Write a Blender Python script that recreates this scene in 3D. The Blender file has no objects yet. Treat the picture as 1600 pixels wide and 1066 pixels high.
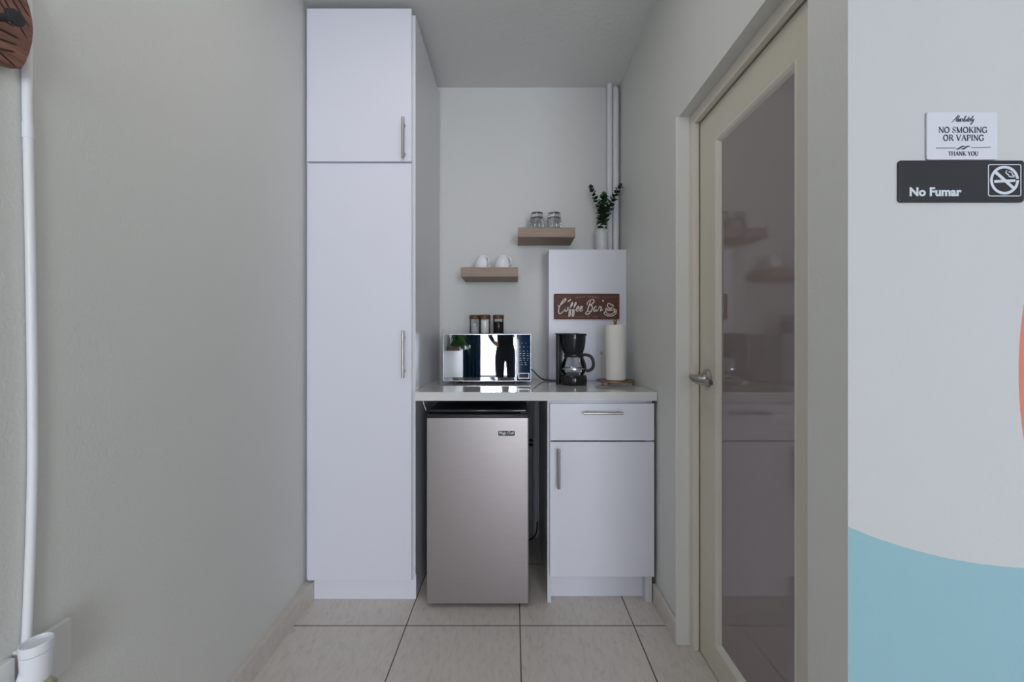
import bpy, bmesh, math, random
from mathutils import Vector, Matrix
random.seed(7)
PI = math.pi
S = bpy.context.scene
COL = S.collection

# ---------------------------------------------------------------- camera
EYE = 1.15
cam_d = bpy.data.cameras.new('camera')
cam_d.sensor_width = 36.0
cam_d.lens = 650.0 / 1600.0 * 36.0
cam_d.shift_x = -3.0 / 1600.0
cam_d.shift_y = -3.0 / 1600.0
cam_d.clip_start = 0.02
cam = bpy.data.objects.new('camera', cam_d)
cam.location = (0, 0, EYE)
cam.rotation_euler = (PI / 2, 0, 0)
COL.objects.link(cam)
S.camera = cam

# ---------------------------------------------------------------- view, sky and lights
S.view_settings.view_transform = 'Standard'
S.view_settings.look = 'None'
S.view_settings.gamma = 1.0
S.view_settings.use_curve_mapping = False
S.view_settings.exposure = 1.97
try:
    S.cycles.use_denoising = True
    S.cycles.max_bounces = 12
    S.cycles.diffuse_bounces = 8
    S.cycles.glossy_bounces = 6
    S.cycles.transmission_bounces = 10
    S.cycles.transparent_max_bounces = 12
    S.cycles.caustics_reflective = False
    S.cycles.caustics_refractive = False
except Exception:
    pass
W = bpy.data.worlds.new('daylight')
S.world = W
W.use_nodes = True
W.node_tree.nodes['Background'].inputs[0].default_value = (0.84, 0.90, 1.0, 1)
W.node_tree.nodes['Background'].inputs[1].default_value = 4.0

# the garden window in the wall behind the camera: daylight portal
WIN = (-0.79, 2.35, 0.29, 2.42)      # x0, x1, z0, z1
REAR = -5.0


def area(name, loc, rot, sx, sy, power, color=(1, 1, 1), portal=False):
    d = bpy.data.lights.new(name, 'AREA')
    d.shape = 'RECTANGLE'
    d.size, d.size_y, d.energy, d.color = sx, sy, power, color
    if portal:
        d.cycles.is_portal = True
    o = bpy.data.objects.new(name, d)
    o.location, o.rotation_euler = loc, rot
    COL.objects.link(o)
    return o


area('window_portal', ((WIN[0] + WIN[1]) / 2, REAR - 0.11, (WIN[2] + WIN[3]) / 2), (PI / 2, 0, 0),
     WIN[1] - WIN[0], WIN[3] - WIN[2], 1.0, portal=True)
area('alcove_fill_light', (-0.15, 1.05, 2.60), (0, 0, 0), 0.5, 0.5, 0.92, (1.0, 0.96, 0.92))  # added overhead fill, brightens the alcove walls and floor

# ---------------------------------------------------------------- materials
def newmat(name):
    m = bpy.data.materials.new(name)
    m.use_nodes = True
    nt = m.node_tree
    return m, nt, nt.nodes['Principled BSDF']


def N(nt, t, **kw):
    n = nt.nodes.new(t)
    for k, v in kw.items():
        setattr(n, k, v)
    return n


def mat(name, col, rough=0.5, metal=0.0, spec=0.5, bump=0.0, bscale=60.0, vary=0.0, vscale=3.0, stretch=(1, 1, 1),
        trans=0.0, ior=1.45, coat=0.0, emit=0.0):
    m, nt, b = newmat(name)
    b.inputs['Base Color'].default_value = (*col, 1)
    b.inputs['Roughness'].default_value = rough
    b.inputs['Metallic'].default_value = metal
    b.inputs['Specular IOR Level'].default_value = spec
    b.inputs['IOR'].default_value = ior
    b.inputs['Transmission Weight'].default_value = trans
    b.inputs['Coat Weight'].default_value = coat
    b.inputs['Coat Roughness'].default_value = 0.04
    if emit:
        b.inputs['Emission Color'].default_value = (*col, 1)
        b.inputs['Emission Strength'].default_value = emit
    tc = N(nt, 'ShaderNodeTexCoord')
    mp = N(nt, 'ShaderNodeMapping')
    mp.inputs['Scale'].default_value = stretch
    nt.links.new(tc.outputs['Object'], mp.inputs[0])
    if vary:
        n = N(nt, 'ShaderNodeTexNoise')
        n.inputs['Scale'].default_value = vscale
        n.inputs['Detail'].default_value = 5
        nt.links.new(mp.outputs[0], n.inputs['Vector'])
        r = N(nt, 'ShaderNodeValToRGB')
        r.color_ramp.elements[0].position = 0.3
        r.color_ramp.elements[1].position = 0.7
        r.color_ramp.elements[0].color = (*[c * (1 - vary) for c in col], 1)
        r.color_ramp.elements[1].color = (*[min(1, c * (1 + vary)) for c in col], 1)
        nt.links.new(n.outputs['Fac'], r.inputs[0])
        nt.links.new(r.outputs[0], b.inputs['Base Color'])
    if bump:
        n2 = N(nt, 'ShaderNodeTexNoise')
        n2.inputs['Scale'].default_value = bscale
        n2.inputs['Detail'].default_value = 3
        nt.links.new(mp.outputs[0], n2.inputs['Vector'])
        bp = N(nt, 'ShaderNodeBump')
        bp.inputs['Strength'].default_value = bump
        bp.inputs['Distance'].default_value = 0.004
        nt.links.new(n2.outputs['Fac'], bp.inputs['Height'])
        nt.links.new(bp.outputs[0], b.inputs['Normal'])
    return m


def math_node(nt, op, a, b=None, clamp=False):
    n = N(nt, 'ShaderNodeMath', operation=op, use_clamp=clamp)
    for i, v in enumerate((a, b)):
        if v is None:
            continue
        if isinstance(v, (int, float)):
            n.inputs[i].default_value = v
        else:
            nt.links.new(v, n.inputs[i])
    return n.outputs[0]


def mix_col(nt, fac, c1, c2):
    n = N(nt, 'ShaderNodeMix', data_type='RGBA')
    if isinstance(fac, (int, float)):
        n.inputs[0].default_value = fac
    else:
        nt.links.new(fac, n.inputs[0])
    for i, c in ((6, c1), (7, c2)):
        if isinstance(c, tuple):
            n.inputs[i].default_value = (*c, 1)
        else:
            nt.links.new(c, n.inputs[i])
    return n.outputs[2]


def floor_material():
    m, nt, b = newmat('stone_tile')
    geo = N(nt, 'ShaderNodeNewGeometry')
    sep = N(nt, 'ShaderNodeSeparateXYZ')
    nt.links.new(geo.outputs['Position'], sep.inputs[0])
    T, G = 0.4565, 0.0024
    def line(out, off):
        v = math_node(nt, 'ADD', out, 50 * T - off)
        v = math_node(nt, 'MODULO', v, T)
        v = math_node(nt, 'SUBTRACT', v, T / 2)
        v = math_node(nt, 'ABSOLUTE', v)
        return math_node(nt, 'GREATER_THAN', v, T / 2 - G)
    gx = line(sep.outputs[0], 0.0244)
    gy = line(sep.outputs[1], 1.6685)
    g = math_node(nt, 'MAXIMUM', gx, gy)
    mp = N(nt, 'ShaderNodeMapping')
    mp.inputs['Scale'].default_value = (22, 7.5, 1)
    mp.inputs['Rotation'].default_value = (0, 0, 0.16)
    nt.links.new(geo.outputs['Position'], mp.inputs[0])
    n = N(nt, 'ShaderNodeTexNoise')
    n.inputs['Scale'].default_value = 2.6
    n.inputs['Detail'].default_value = 9
    n.inputs['Roughness'].default_value = 0.68
    n.inputs['Distortion'].default_value = 0.5
    nt.links.new(mp.outputs[0], n.inputs['Vector'])
    r = N(nt, 'ShaderNodeValToRGB')
    e = r.color_ramp.elements
    e[0].position, e[0].color = 0.25, (0.47, 0.43, 0.385, 1)
    e[1].position, e[1].color = 0.46, (0.62, 0.575, 0.525, 1)
    e2 = e.new(0.75)
    e2.color = (0.68, 0.635, 0.585, 1)
    nt.links.new(n.outputs['Fac'], r.inputs[0])
    c = mix_col(nt, g, r.outputs[0], (0.10, 0.065, 0.05))
    nt.links.new(c, b.inputs['Base Color'])
    b.inputs['Roughness'].default_value = 0.38
    return m


def wood_material(name, c1, c2, axis='X', scale=1.0, rough=0.5):
    m, nt, b = newmat(name)
    tc = N(nt, 'ShaderNodeTexCoord')
    mp = N(nt, 'ShaderNodeMapping')
    st = {'X': (2, 40, 40), 'Y': (40, 2, 40), 'Z': (40, 40, 2)}[axis]
    mp.inputs['Scale'].default_value = tuple(s * scale for s in st)
    nt.links.new(tc.outputs['Object'], mp.inputs[0])
    n = N(nt, 'ShaderNodeTexNoise')
    n.inputs['Scale'].default_value = 2.2
    n.inputs['Detail'].default_value = 8
    n.inputs['Roughness'].default_value = 0.6
    n.inputs['Distortion'].default_value = 0.4
    nt.links.new(mp.outputs[0], n.inputs['Vector'])
    r = N(nt, 'ShaderNodeValToRGB')
    r.color_ramp.elements[0].position = 0.32
    r.color_ramp.elements[1].position = 0.68
    r.color_ramp.elements[0].color = (*c1, 1)
    r.color_ramp.elements[1].color = (*c2, 1)
    nt.links.new(n.outputs['Fac'], r.inputs[0])
    nt.links.new(r.outputs[0], b.inputs['Base Color'])
    b.inputs['Roughness'].default_value = rough
    return m


def mural_material():
    m, nt, b = newmat('mural_paint')
    geo = N(nt, 'ShaderNodeNewGeometry')
    sep = N(nt, 'ShaderNodeSeparateXYZ')
    nt.links.new(geo.outputs['Position'], sep.inputs[0])
    nz = N(nt, 'ShaderNodeTexNoise')
    nz.inputs['Scale'].default_value = 90
    nt.links.new(geo.outputs['Position'], nz.inputs['Vector'])
    wob = math_node(nt, 'MULTIPLY', math_node(nt, 'SUBTRACT', nz.outputs['Fac'], 0.5), 0.003)
    def ell(cx, cz, rx, rz):
        dx = math_node(nt, 'DIVIDE', math_node(nt, 'SUBTRACT', sep.outputs[0], cx), rx)
        dz = math_node(nt, 'DIVIDE', math_node(nt, 'SUBTRACT', sep.outputs[2], cz), rz)
        d = math_node(nt, 'SQRT', math_node(nt, 'ADD', math_node(nt, 'MULTIPLY', dx, dx), math_node(nt, 'MULTIPLY', dz, dz)))
        return math_node(nt, 'ADD', d, wob)
    blue = math_node(nt, 'GREATER_THAN', ell(0.994, 1.662, 0.938, 0.938), 1.0)
    low = math_node(nt, 'LESS_THAN', sep.outputs[2], 1.1)
    blue = math_node(nt, 'MULTIPLY', blue, low)
    orange = math_node(nt, 'LESS_THAN', ell(1.1805, 1.089, 0.244, 0.45), 1.0)
    c = mix_col(nt, orange, (0.55, 0.555, 0.56), (0.66, 0.21, 0.13))
    c = mix_col(nt, blue, c, (0.27, 0.46, 0.52))
    nt.links.new(c, b.inputs['Base Color'])
    b.inputs['Roughness'].default_value = 0.6
    n2 = N(nt, 'ShaderNodeTexNoise')
    n2.inputs['Scale'].default_value = 160
    nt.links.new(geo.outputs['Position'], n2.inputs['Vector'])
    bp = N(nt, 'ShaderNodeBump')
    bp.inputs['Strength'].default_value = 0.18
    bp.inputs['Distance'].default_value = 0.003
    nt.links.new(n2.outputs['Fac'], bp.inputs['Height'])
    nt.links.new(bp.outputs[0], b.inputs['Normal'])
    return m


M = dict(
    wall=mat('sage_wall_paint', (0.65, 0.655, 0.625), 0.55, bump=0.35, bscale=130),
    wall_back=mat('cream_wall_paint', (0.65, 0.65, 0.635), 0.6, bump=0.3, bscale=130),
    wall_white=mat('white_wall_paint', (0.74, 0.735, 0.71), 0.6, bump=0.3, bscale=130),
    ceiling=mat('ceiling_paint', (0.71, 0.705, 0.695), 0.75, bump=0.4, bscale=45),
    mural=mural_material(),
    floor=floor_material(),
    tile=mat('skirting_tile', (0.58, 0.54, 0.495), 0.4, vary=0.06, vscale=30, stretch=(1, 1, 1)),
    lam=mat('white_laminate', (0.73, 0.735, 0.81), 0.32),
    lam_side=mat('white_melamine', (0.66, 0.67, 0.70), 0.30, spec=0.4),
    counter=mat('glossy_worktop', (0.66, 0.66, 0.665), 0.06, coat=0.5),
    nickel=mat('brushed_nickel', (0.42, 0.40, 0.37), 0.32, 1.0),
    steel=mat('stainless_steel', (0.42, 0.385, 0.385), 0.38, 0.82, vary=0.03, vscale=5, stretch=(2, 2, 90)),
    blackgloss=mat('gloss_black_plastic', (0.012, 0.012, 0.014), 0.12),
    black=mat('black_plastic', (0.018, 0.018, 0.02), 0.35),
    blackmatt=mat('matt_black_metal', (0.03, 0.032, 0.036), 0.45, 0.3),
    rubber=mat('black_rubber', (0.015, 0.015, 0.015), 0.6),
    mirror=mat('mirror_glass', (0.46, 0.48, 0.50), 0.015, 1.0),
    chrome=mat('satin_chrome', (0.58, 0.60, 0.63), 0.18, 1.0),
    panel=mat('dark_blue_glass', (0.008, 0.025, 0.05), 0.05, coat=1.0),
    print=mat('pale_print', (0.45, 0.52, 0.58), 0.5),
    oak=wood_material('pale_oak', (0.235, 0.165, 0.125), (0.335, 0.245, 0.19), 'X', 1.0, 0.5),
    walnut=wood_material('red_walnut', (0.05, 0.016, 0.009), (0.125, 0.04, 0.02), 'X', 1.2, 0.6),
    acacia=wood_material('acacia_lid', (0.045, 0.018, 0.007), (0.14, 0.06, 0.022), 'X', 1.5, 0.5),
    carved=wood_material('carved_wood', (0.12, 0.05, 0.032), (0.27, 0.125, 0.085), 'Y', 1.2, 0.5),
    groove=mat('groove_shade', (0.035, 0.015, 0.01), 0.7),  # dark strips on the plaque carry the shade of carved grooves
    letter=mat('cream_lettering', (0.80, 0.72, 0.68), 0.5),
    faded=mat('faded_lettering', (0.34, 0.20, 0.14), 0.6),
    ceramic=mat('white_ceramic', (0.80, 0.81, 0.83), 0.15),
    vase=mat('white_glazed_vase', (0.62, 0.64, 0.65), 0.25),
    glass=mat('clear_glass', (0.97, 0.985, 0.98), 0.0, trans=1.0, ior=1.48),
    cutglass=mat('cut_glass', (0.80, 0.82, 0.83), 0.0, trans=1.0, ior=1.5),
    sugar=mat('white_sugar', (0.88, 0.87, 0.83), 0.9, bump=0.5, bscale=400),
    creamer=mat('pale_powder', (0.55, 0.56, 0.58), 0.9),
    coffee=mat('ground_coffee', (0.012, 0.009, 0.007), 0.9, bump=0.6, bscale=500),
    paper=mat('paper_towel', (0.83, 0.81, 0.76), 0.95, bump=0.35, bscale=220),
    brass=mat('antique_brass', (0.36, 0.23, 0.13), 0.35, 0.95),
    pvc=mat('white_pvc', (0.78, 0.79, 0.82), 0.35),
    plastic=mat('white_plastic', (0.78, 0.80, 0.84), 0.35),
    plate=mat('cream_plastic', (0.70, 0.70, 0.69), 0.4),
    oil=mat('scented_oil', (0.80, 0.84, 0.58), 0.02, trans=0.8, ior=1.4),
    door=mat('taupe_door_paint', (0.60, 0.565, 0.475), 0.42),
    bead=mat('lit_door_bead', (0.66, 0.63, 0.57), 0.4),  # door paint made lighter, for the light caught on its slope
    jamb=mat('cream_jamb_paint', (0.70, 0.65, 0.58), 0.42),
    doorglass=mat('smoked_door_glass', (0.235, 0.195, 0.19), 0.03, ior=1.75),
    signwhite=mat('white_acrylic', (0.64, 0.66, 0.71), 0.25),
    signblack=mat('black_acrylic', (0.02, 0.022, 0.027), 0.3),
    ink=mat('navy_ink', (0.05, 0.065, 0.095), 0.5),
    signprint=mat('white_print', (0.62, 0.66, 0.72), 0.4),
    leaf=mat('eucalyptus_leaf', (0.018, 0.05, 0.028), 0.5, vary=0.35, vscale=40),
    leafpale=mat('pale_leaf', (0.18, 0.19, 0.07), 0.5),
    stem=mat('plant_stem', (0.05, 0.05, 0.025), 0.6),
    curtain=mat('navy_curtain', (0.022, 0.075, 0.14), 0.8),
    fern=mat('fern_leaf', (0.05, 0.17, 0.035), 0.5, vary=0.3, vscale=20),
    pot=mat('grey_pot', (0.55, 0.56, 0.58), 0.5),
    frame=mat('white_window_frame', (0.8, 0.81, 0.82), 0.4),
    skin=mat('skin', (0.42, 0.25, 0.17), 0.5),
    shirt=mat('black_shirt', (0.008, 0.009, 0.013), 0.85),
    jeans=mat('charcoal_trousers', (0.012, 0.016, 0.026), 0.85),
    hair=mat('dark_hair', (0.012, 0.009, 0.008), 0.6),
)

# thin blown glass: see-through with surface reflection
def thin_glass(name, tint, ior):
    m, nt, b = newmat(name)
    nt.nodes.remove(b)
    tr = N(nt, 'ShaderNodeBsdfTransparent')
    tr.inputs[0].default_value = (*tint, 1)
    gl = N(nt, 'ShaderNodeBsdfGlossy')
    gl.inputs['Roughness'].default_value = 0.03
    fr = N(nt, 'ShaderNodeFresnel')
    fr.inputs[0].default_value = ior
    mx = N(nt, 'ShaderNodeMixShader')
    nt.links.new(fr.outputs[0], mx.inputs[0])
    nt.links.new(tr.outputs[0], mx.inputs[1])
    nt.links.new(gl.outputs[0], mx.inputs[2])
    nt.links.new(mx.outputs[0], nt.nodes['Material Output'].inputs[0])
    return m


M['jar'] = thin_glass('thin_jar_glass', (0.93, 0.95, 0.95), 1.3)
M['carafe'] = thin_glass('thin_carafe_glass', (0.86, 0.87, 0.87), 1.4)

# window pane: clear, thin
pm, pnt, pb = newmat('window_pane')
tr = N(pnt, 'ShaderNodeBsdfTransparent')
gl = N(pnt, 'ShaderNodeBsdfGlossy')
gl.inputs['Roughness'].default_value = 0.0
fr = N(pnt, 'ShaderNodeFresnel')
fr.inputs[0].default_value = 1.35
mx = N(pnt, 'ShaderNodeMixShader')
pnt.links.new(fr.outputs[0], mx.inputs[0])
pnt.links.new(tr.outputs[0], mx.inputs[1])
pnt.links.new(gl.outputs[0], mx.inputs[2])
pnt.links.new(mx.outputs[0], pnt.nodes['Material Output'].inputs[0])
M['pane'] = pm

# ---------------------------------------------------------------- builders
WORLD = {}      # object name -> world location of its origin


def thing(name, label, cat, loc, group=None):
    o = bpy.data.objects.new(name, None)
    o.empty_display_size = 0.05
    o.location = loc
    COL.objects.link(o)
    o['label'], o['category'] = label, cat
    if group:
        o['group'] = group
    WORLD[o.name] = Vector(loc)
    return o


def obj(name, bm, m, parent=None, smooth=False, origin=None, label=None, cat=None, group=None, kind=None, recalc=True):
    """link a bmesh that was built in world coordinates as ONE mesh object"""
    if recalc:
        bmesh.ops.recalc_face_normals(bm, faces=bm.faces)
    if origin is None:
        xs = [v.co for v in bm.verts]
        lo = Vector([min(c[i] for c in xs) for i in range(3)])
        hi = Vector([max(c[i] for c in xs) for i in range(3)])
        origin = (lo + hi) / 2
        if parent is None:
            origin.z = lo.z
    origin = Vector(origin)
    bmesh.ops.translate(bm, verts=bm.verts, vec=-origin)
    me = bpy.data.meshes.new(name)
    bm.to_mesh(me)
    bm.free()
    for mm in (m if isinstance(m, (list, tuple)) else [m]):
        me.materials.append(mm)
    if smooth:
        for p in me.polygons:
            p.use_smooth = True
        try:
            me.set_sharp_from_angle(angle=math.radians(38))
        except Exception:
            pass
    o = bpy.data.objects.new(name, me)
    COL.objects.link(o)
    if parent is not None:
        o.parent = parent
        o.location = origin - WORLD[parent.name]
    else:
        o.location = origin
    WORLD[o.name] = origin
    if label:
        o['label'] = label
    if cat:
        o['category'] = cat
    if group:
        o['group'] = group
    if kind:
        o['kind'] = kind
    return o


def struct(name, bm, m, **kw):
    return obj(name, bm, m, kind='structure', origin=(0, 0, 0), **kw)


def dup(root, loc, label, group=None):
    r = root.copy()
    COL.objects.link(r)
    r.location = loc
    r['label'] = label
    if group:
        r['group'] = group
    for ch in list(root.children):
        c = ch.copy()
        COL.objects.link(c)
        c.parent = r
        for g in list(ch.children):
            d = g.copy()
            COL.objects.link(d)
            d.parent = c
    return r


def B():
    return bmesh.new()


def box(bm, x0, x1, y0, y1, z0, z1, bev=0.0, seg=2, mi=0):
    vs = [bm.verts.new((x, y, z)) for x in (x0, x1) for y in (y0, y1) for z in (z0, z1)]
    idx = [(0, 1, 3, 2), (4, 6, 7, 5), (0, 4, 5, 1), (2, 3, 7, 6), (0, 2, 6, 4), (1, 5, 7, 3)]
    fs = [bm.faces.new([vs[i] for i in f]) for f in idx]
    for f in fs:
        f.material_index = mi
    if bev:
        es = list({e for f in fs for e in f.edges})
        r = bmesh.ops.bevel(bm, geom=es, offset=bev, segments=seg, profile=0.5, affect='EDGES', clamp_overlap=True)
        for f in r['faces']:
            f.material_index = mi
    return fs


def BX(*a, **k):
    bm = B()
    box(bm, *a, **k)
    return bm


def prism(bm, poly, a0, a1, axis='Z', bev=0.0, mi=0, seg=2):
    """extrude a polygon given in the plane normal to axis"""
    def P(u, v, w):
        return {'Z': (u, v, w), 'Y': (u, w, v), 'X': (w, u, v)}[axis]
    lo = [bm.verts.new(P(u, v, a0)) for u, v in poly]
    hi = [bm.verts.new(P(u, v, a1)) for u, v in poly]
    n = len(poly)
    fs = [bm.faces.new(lo), bm.faces.new(hi)]
    fs += [bm.faces.new((lo[i], lo[(i + 1) % n], hi[(i + 1) % n], hi[i])) for i in range(n)]
    for f in fs:
        f.material_index = mi
    if bev:
        es = list({e for f in fs[:2] for e in f.edges})
        bmesh.ops.recalc_face_normals(bm, faces=fs)
        r = bmesh.ops.bevel(bm, geom=es, offset=bev, segments=seg, profile=0.5, affect='EDGES', clamp_overlap=True)
        for f in r['faces']:
            f.material_index = mi
    return bm


def rrect(x0, x1, z0, z1, r, n=5):
    pts = []
    for cx, cz, a in ((x1 - r, z0 + r, -90), (x1 - r, z1 - r, 0), (x0 + r, z1 - r, 90), (x0 + r, z0 + r, 180)):
        for i in range(n + 1):
            t = math.radians(a + 90 * i / n)
            pts.append((cx + r * math.cos(t), cz + r * math.sin(t)))
    return pts


def lathe(bm, prof, c, n=40, mi=0, closed=False, sx=1.0, sy=1.0, flute=None, nf=99):
    """revolve (radius, z) profile about the vertical axis at c"""
    rings = []
    for q, (r, z) in enumerate(prof):
        if r < 1e-6:
            rings.append([bm.verts.new((c[0], c[1], c[2] + z))])
        else:
            ring = []
            for i in range(n):
                a = 2 * PI * i / n
                k = flute(a, z) if flute and q < nf else 1.0
                ring.append(bm.verts.new((c[0] + sx * k * r * math.cos(a), c[1] + sy * k * r * math.sin(a), c[2] + z)))
            rings.append(ring)
    pairs = list(zip(rings[:-1], rings[1:]))
    if closed:
        pairs.append((rings[-1], rings[0]))
    for A, D in pairs:
        if len(A) == 1 and len(D) == 1:
            continue
        for i in range(n):
            j = (i + 1) % n
            if len(A) == 1:
                f = bm.faces.new((A[0], D[i], D[j]))
            elif len(D) == 1:
                f = bm.faces.new((A[i], A[j], D[0]))
            else:
                f = bm.faces.new((A[i], A[j], D[j], D[i]))
            f.material_index = mi
    return bm


def catmull(pts, k=8, closed=False):
    P = [Vector(p) for p in pts]
    n = len(P)
    out = []
    rng = range(n) if closed else range(n - 1)
    for i in rng:
        if closed:
            p0, p1, p2, p3 = P[(i - 1) % n], P[i], P[(i + 1) % n], P[(i + 2) % n]
        else:
            p0, p1, p2, p3 = P[max(i - 1, 0)], P[i], P[i + 1], P[min(i + 2, n - 1)]
        for j in range(k):
            t = j / k
            out.append(0.5 * ((2 * p1) + (p2 - p0) * t + (2 * p0 - 5 * p1 + 4 * p2 - p3) * t * t + (3 * p1 - p0 - 3 * p2 + p3) * t ** 3))
    if not closed:
        out.append(P[-1])
    return out


def tube(bm, pts, r, n=10, mi=0, closed=False, squash=None):
    P = [Vector(p) for p in pts]
    m = len(P)
    rad = r if isinstance(r, (list, tuple)) else [r] * m
    up = None
    rings = []
    for i in range(m):
        if closed:
            t = P[(i + 1) % m] - P[i - 1]
        else:
            t = P[min(i + 1, m - 1)] - P[max(i - 1, 0)]
        if t.length < 1e-9:
            t = Vector((0, 0, 1))
        t.normalize()
        if up is None:
            a = Vector((0, 0, 1)) if abs(t.z) < 0.9 else Vector((1, 0, 0))
            up = (a - t * a.dot(t)).normalized()
        else:
            up = up - t * up.dot(t)
            up = up.normalized() if up.length > 1e-6 else Vector((1, 0, 0))
        s = t.cross(up)
        ring = []
        for j in range(n):
            a = 2 * PI * j / n
            off = (up * math.cos(a) + s * math.sin(a)) * rad[i]
            if squash:
                off = Vector((off.x * squash[0], off.y * squash[1], off.z * squash[2]))
            ring.append(bm.verts.new(P[i] + off))
        rings.append(ring)
    rng = range(m) if closed else range(m - 1)
    for i in rng:
        A, D = rings[i], rings[(i + 1) % m]
        for j in range(n):
            f = bm.faces.new((A[j], A[(j + 1) % n], D[(j + 1) % n], D[j]))
            f.material_index = mi
    if not closed:
        for R in (rings[0], rings[-1]):
            f = bm.faces.new(R)
            f.material_index = mi
    return bm


def TB(*a, **k):
    return tube(B(), *a, **k)


def ball(bm, c, r, mi=0, u=14, v=10, s=(1, 1, 1)):
    prof = [(max(0, r * math.sin(PI * i / v)) if 0 < i < v else 0, -r * math.cos(PI * i / v)) for i in range(v + 1)]
    st = len(bm.verts)
    lathe(bm, prof, (0, 0, 0), u, mi)
    bm.verts.ensure_lookup_table()
    for w in list(bm.verts)[st:]:
        w.co = Vector((w.co.x * s[0] + c[0], w.co.y * s[1] + c[1], w.co.z * s[2] + c[2]))
    return bm


def text(bm, s, x, z, y, size, bold=0.0, depth=0.0006, align='LEFT', width=None, shear=0.0):
    """letters standing on a wall, read from the camera's side"""
    cu = bpy.data.curves.new('lettering', 'FONT')
    cu.body, cu.size, cu.extrude, cu.offset, cu.shear = s, size, depth, bold, shear
    cu.align_x = align
    cu.resolution_u = 4
    to = bpy.data.objects.new('lettering', cu)
    COL.objects.link(to)
    dg = bpy.context.evaluated_depsgraph_get()
    dg.update()
    me = bpy.data.meshes.new_from_object(to.evaluated_get(dg))
    bpy.data.objects.remove(to)
    bpy.data.curves.remove(cu)
    xs = [v.co.x for v in me.vertices]
    k = 1.0
    if width:
        k = width / (max(xs) - min(xs))
    vs = [bm.verts.new((x + v.co.x * k, y - v.co.z, z + v.co.y)) for v in me.vertices]
    for p in me.polygons:
        try:
            bm.faces.new([vs[i] for i in p.vertices])
        except ValueError:
            pass
    bpy.data.meshes.remove(me)
    return bm


def ribbon(bm, pts, w, y, mi=0, depth=0.0006):
    """flat painted stroke in a plane facing the camera, pts are (x, z)"""
    P = [Vector((p[0], p[1])) for p in pts]
    m = len(P)
    ws = w if isinstance(w, (list, tuple)) else [w] * m
    L = []
    for i in range(m):
        t = P[min(i + 1, m - 1)] - P[max(i - 1, 0)]
        if t.length < 1e-9:
            t = Vector((1, 0))
        t.normalize()
        nrm = Vector((-t.y, t.x)) * ws[i] / 2
        L.append((P[i] + nrm, P[i] - nrm))
    for i in range(m - 1):
        q = [L[i][0], L[i][1], L[i + 1][1], L[i + 1][0]]
        f = [bm.verts.new((c.x, y - depth, c.y)) for c in q]
        k = [bm.verts.new((c.x, y + 0.0002, c.y)) for c in q]
        for fs in (f, k, (f[0], f[1], k[1], k[0]), (f[1], f[2], k[2], k[1]), (f[2], f[3], k[3], k[2]), (f[3], f[0], k[0], k[3])):
            bm.faces.new(fs).material_index = mi
    return bm


SCRIPT = {
    'C': (1.15, [[(-.35, 1.35), (-.2, 1.05), (.2, 1.3), (.75, 1.9), (1.05, 2.35), (.95, 2.6), (.6, 2.35), (.15, 1.4), (0, .4), (.15, -.3), (.45, -.5), (.85, -.15), (1.2, .4)]]),
    'o': (.85, [[(.0, .35), (.12, .8), (.35, 1), (.1, .75), (.08, .3), (.3, 0), (.58, .25), (.6, .7), (.38, 1), (.5, .82), (.9, .75)]]),
    'f': (.68, [[(0, .15), (.3, .8), (.5, 1.5), (.42, 1.85), (.28, 1.5), (.22, .6), (.18, -.6), (.3, -1.05), (.48, -.7), (.42, -.1), (.36, .05), (.75, .5)]]),
    'e': (.66, [[(0, .2), (.35, .5), (.52, .85), (.33, 1.02), (.14, .7), (.15, .25), (.38, 0), (.75, .4)]]),
    'B': (1.2, [[(.42, 2.2), (.3, 1.3), (.2, .3), (.22, -.05)], [(-.1, 1.3), (-.05, 1.9), (.4, 2.4), (.9, 2.4), (1.05, 2.0), (.75, 1.5), (.35, 1.3), (.75, 1.2), (.97, .7), (.85, 0), (.45, -.55), (.05, -.6), (-.05, -.25), (.3, 0), (.7, .0)]]),
    'a': (.85, [[(.58, .85), (.35, 1), (.1, .7), (.1, .2), (.28, 0), (.5, .35), (.6, .95), (.56, .3), (.66, 0), (.9, .4)]]),
    'r': (.75, [[(0, .3), (.2, 1.1), (.28, .85), (.52, .85), (.46, .4), (.52, .05), (.85, .45)]]),
    'A': (1.15, [[(-.3, -.2), (.1, .1), (.9, 1.9), (.98, 2.1), (.95, 1.0), (1.0, .05)], [(.3, .8), (1.1, .9)]]),
    'b': (.62, [[(0, .1), (.3, 1.2), (.4, 1.9), (.25, 1.5), (.2, .3), (.35, 0), (.55, .4), (.4, .8), (.7, .75)]]),
    's': (.5, [[(0, .2), (.3, 1), (.38, .5), (.25, 0), (.05, .1), (.5, .3)]]),
    'l': (.45, [[(0, .1), (.35, 1.4), (.3, 1.9), (.15, 1.2), (.2, .1), (.5, .3)]]),
    'u': (.65, [[(0, .9), (.05, .2), (.2, 0), (.45, .5), (.5, .95), (.5, .2), (.7, .2)]]),
    't': (.45, [[(.1, .3), (.3, 1.6), (.2, .3), (.45, .1)], [(.05, 1.15), (.5, 1.2)]]),
    'y': (.7, [[(0, .9), (.1, .3), (.25, .2), (.5, .9), (.4, -.4), (.15, -.9), (0, -.6), (.6, .2)]]),
    ' ': (.75, []),
}


def script(bm, s, x, z, y, size, w, shear=0.15, kx=1.0):
    cx = 0.0
    for ch in s:
        adv, strokes = SCRIPT[ch]
        for st in strokes:
            P = catmull([(px, pz, 0) for px, pz in st], 6)
            pts = [(x + (cx + p.x + shear * p.y) * size * kx, z + p.y * size) for p in P]
            n = len(pts)
            ribbon(bm, pts, [w * (0.55 + 0.45 * math.sin(PI * i / (n - 1))) for i in range(n)], y)
        cx += adv
    return cx * size * kx


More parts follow.
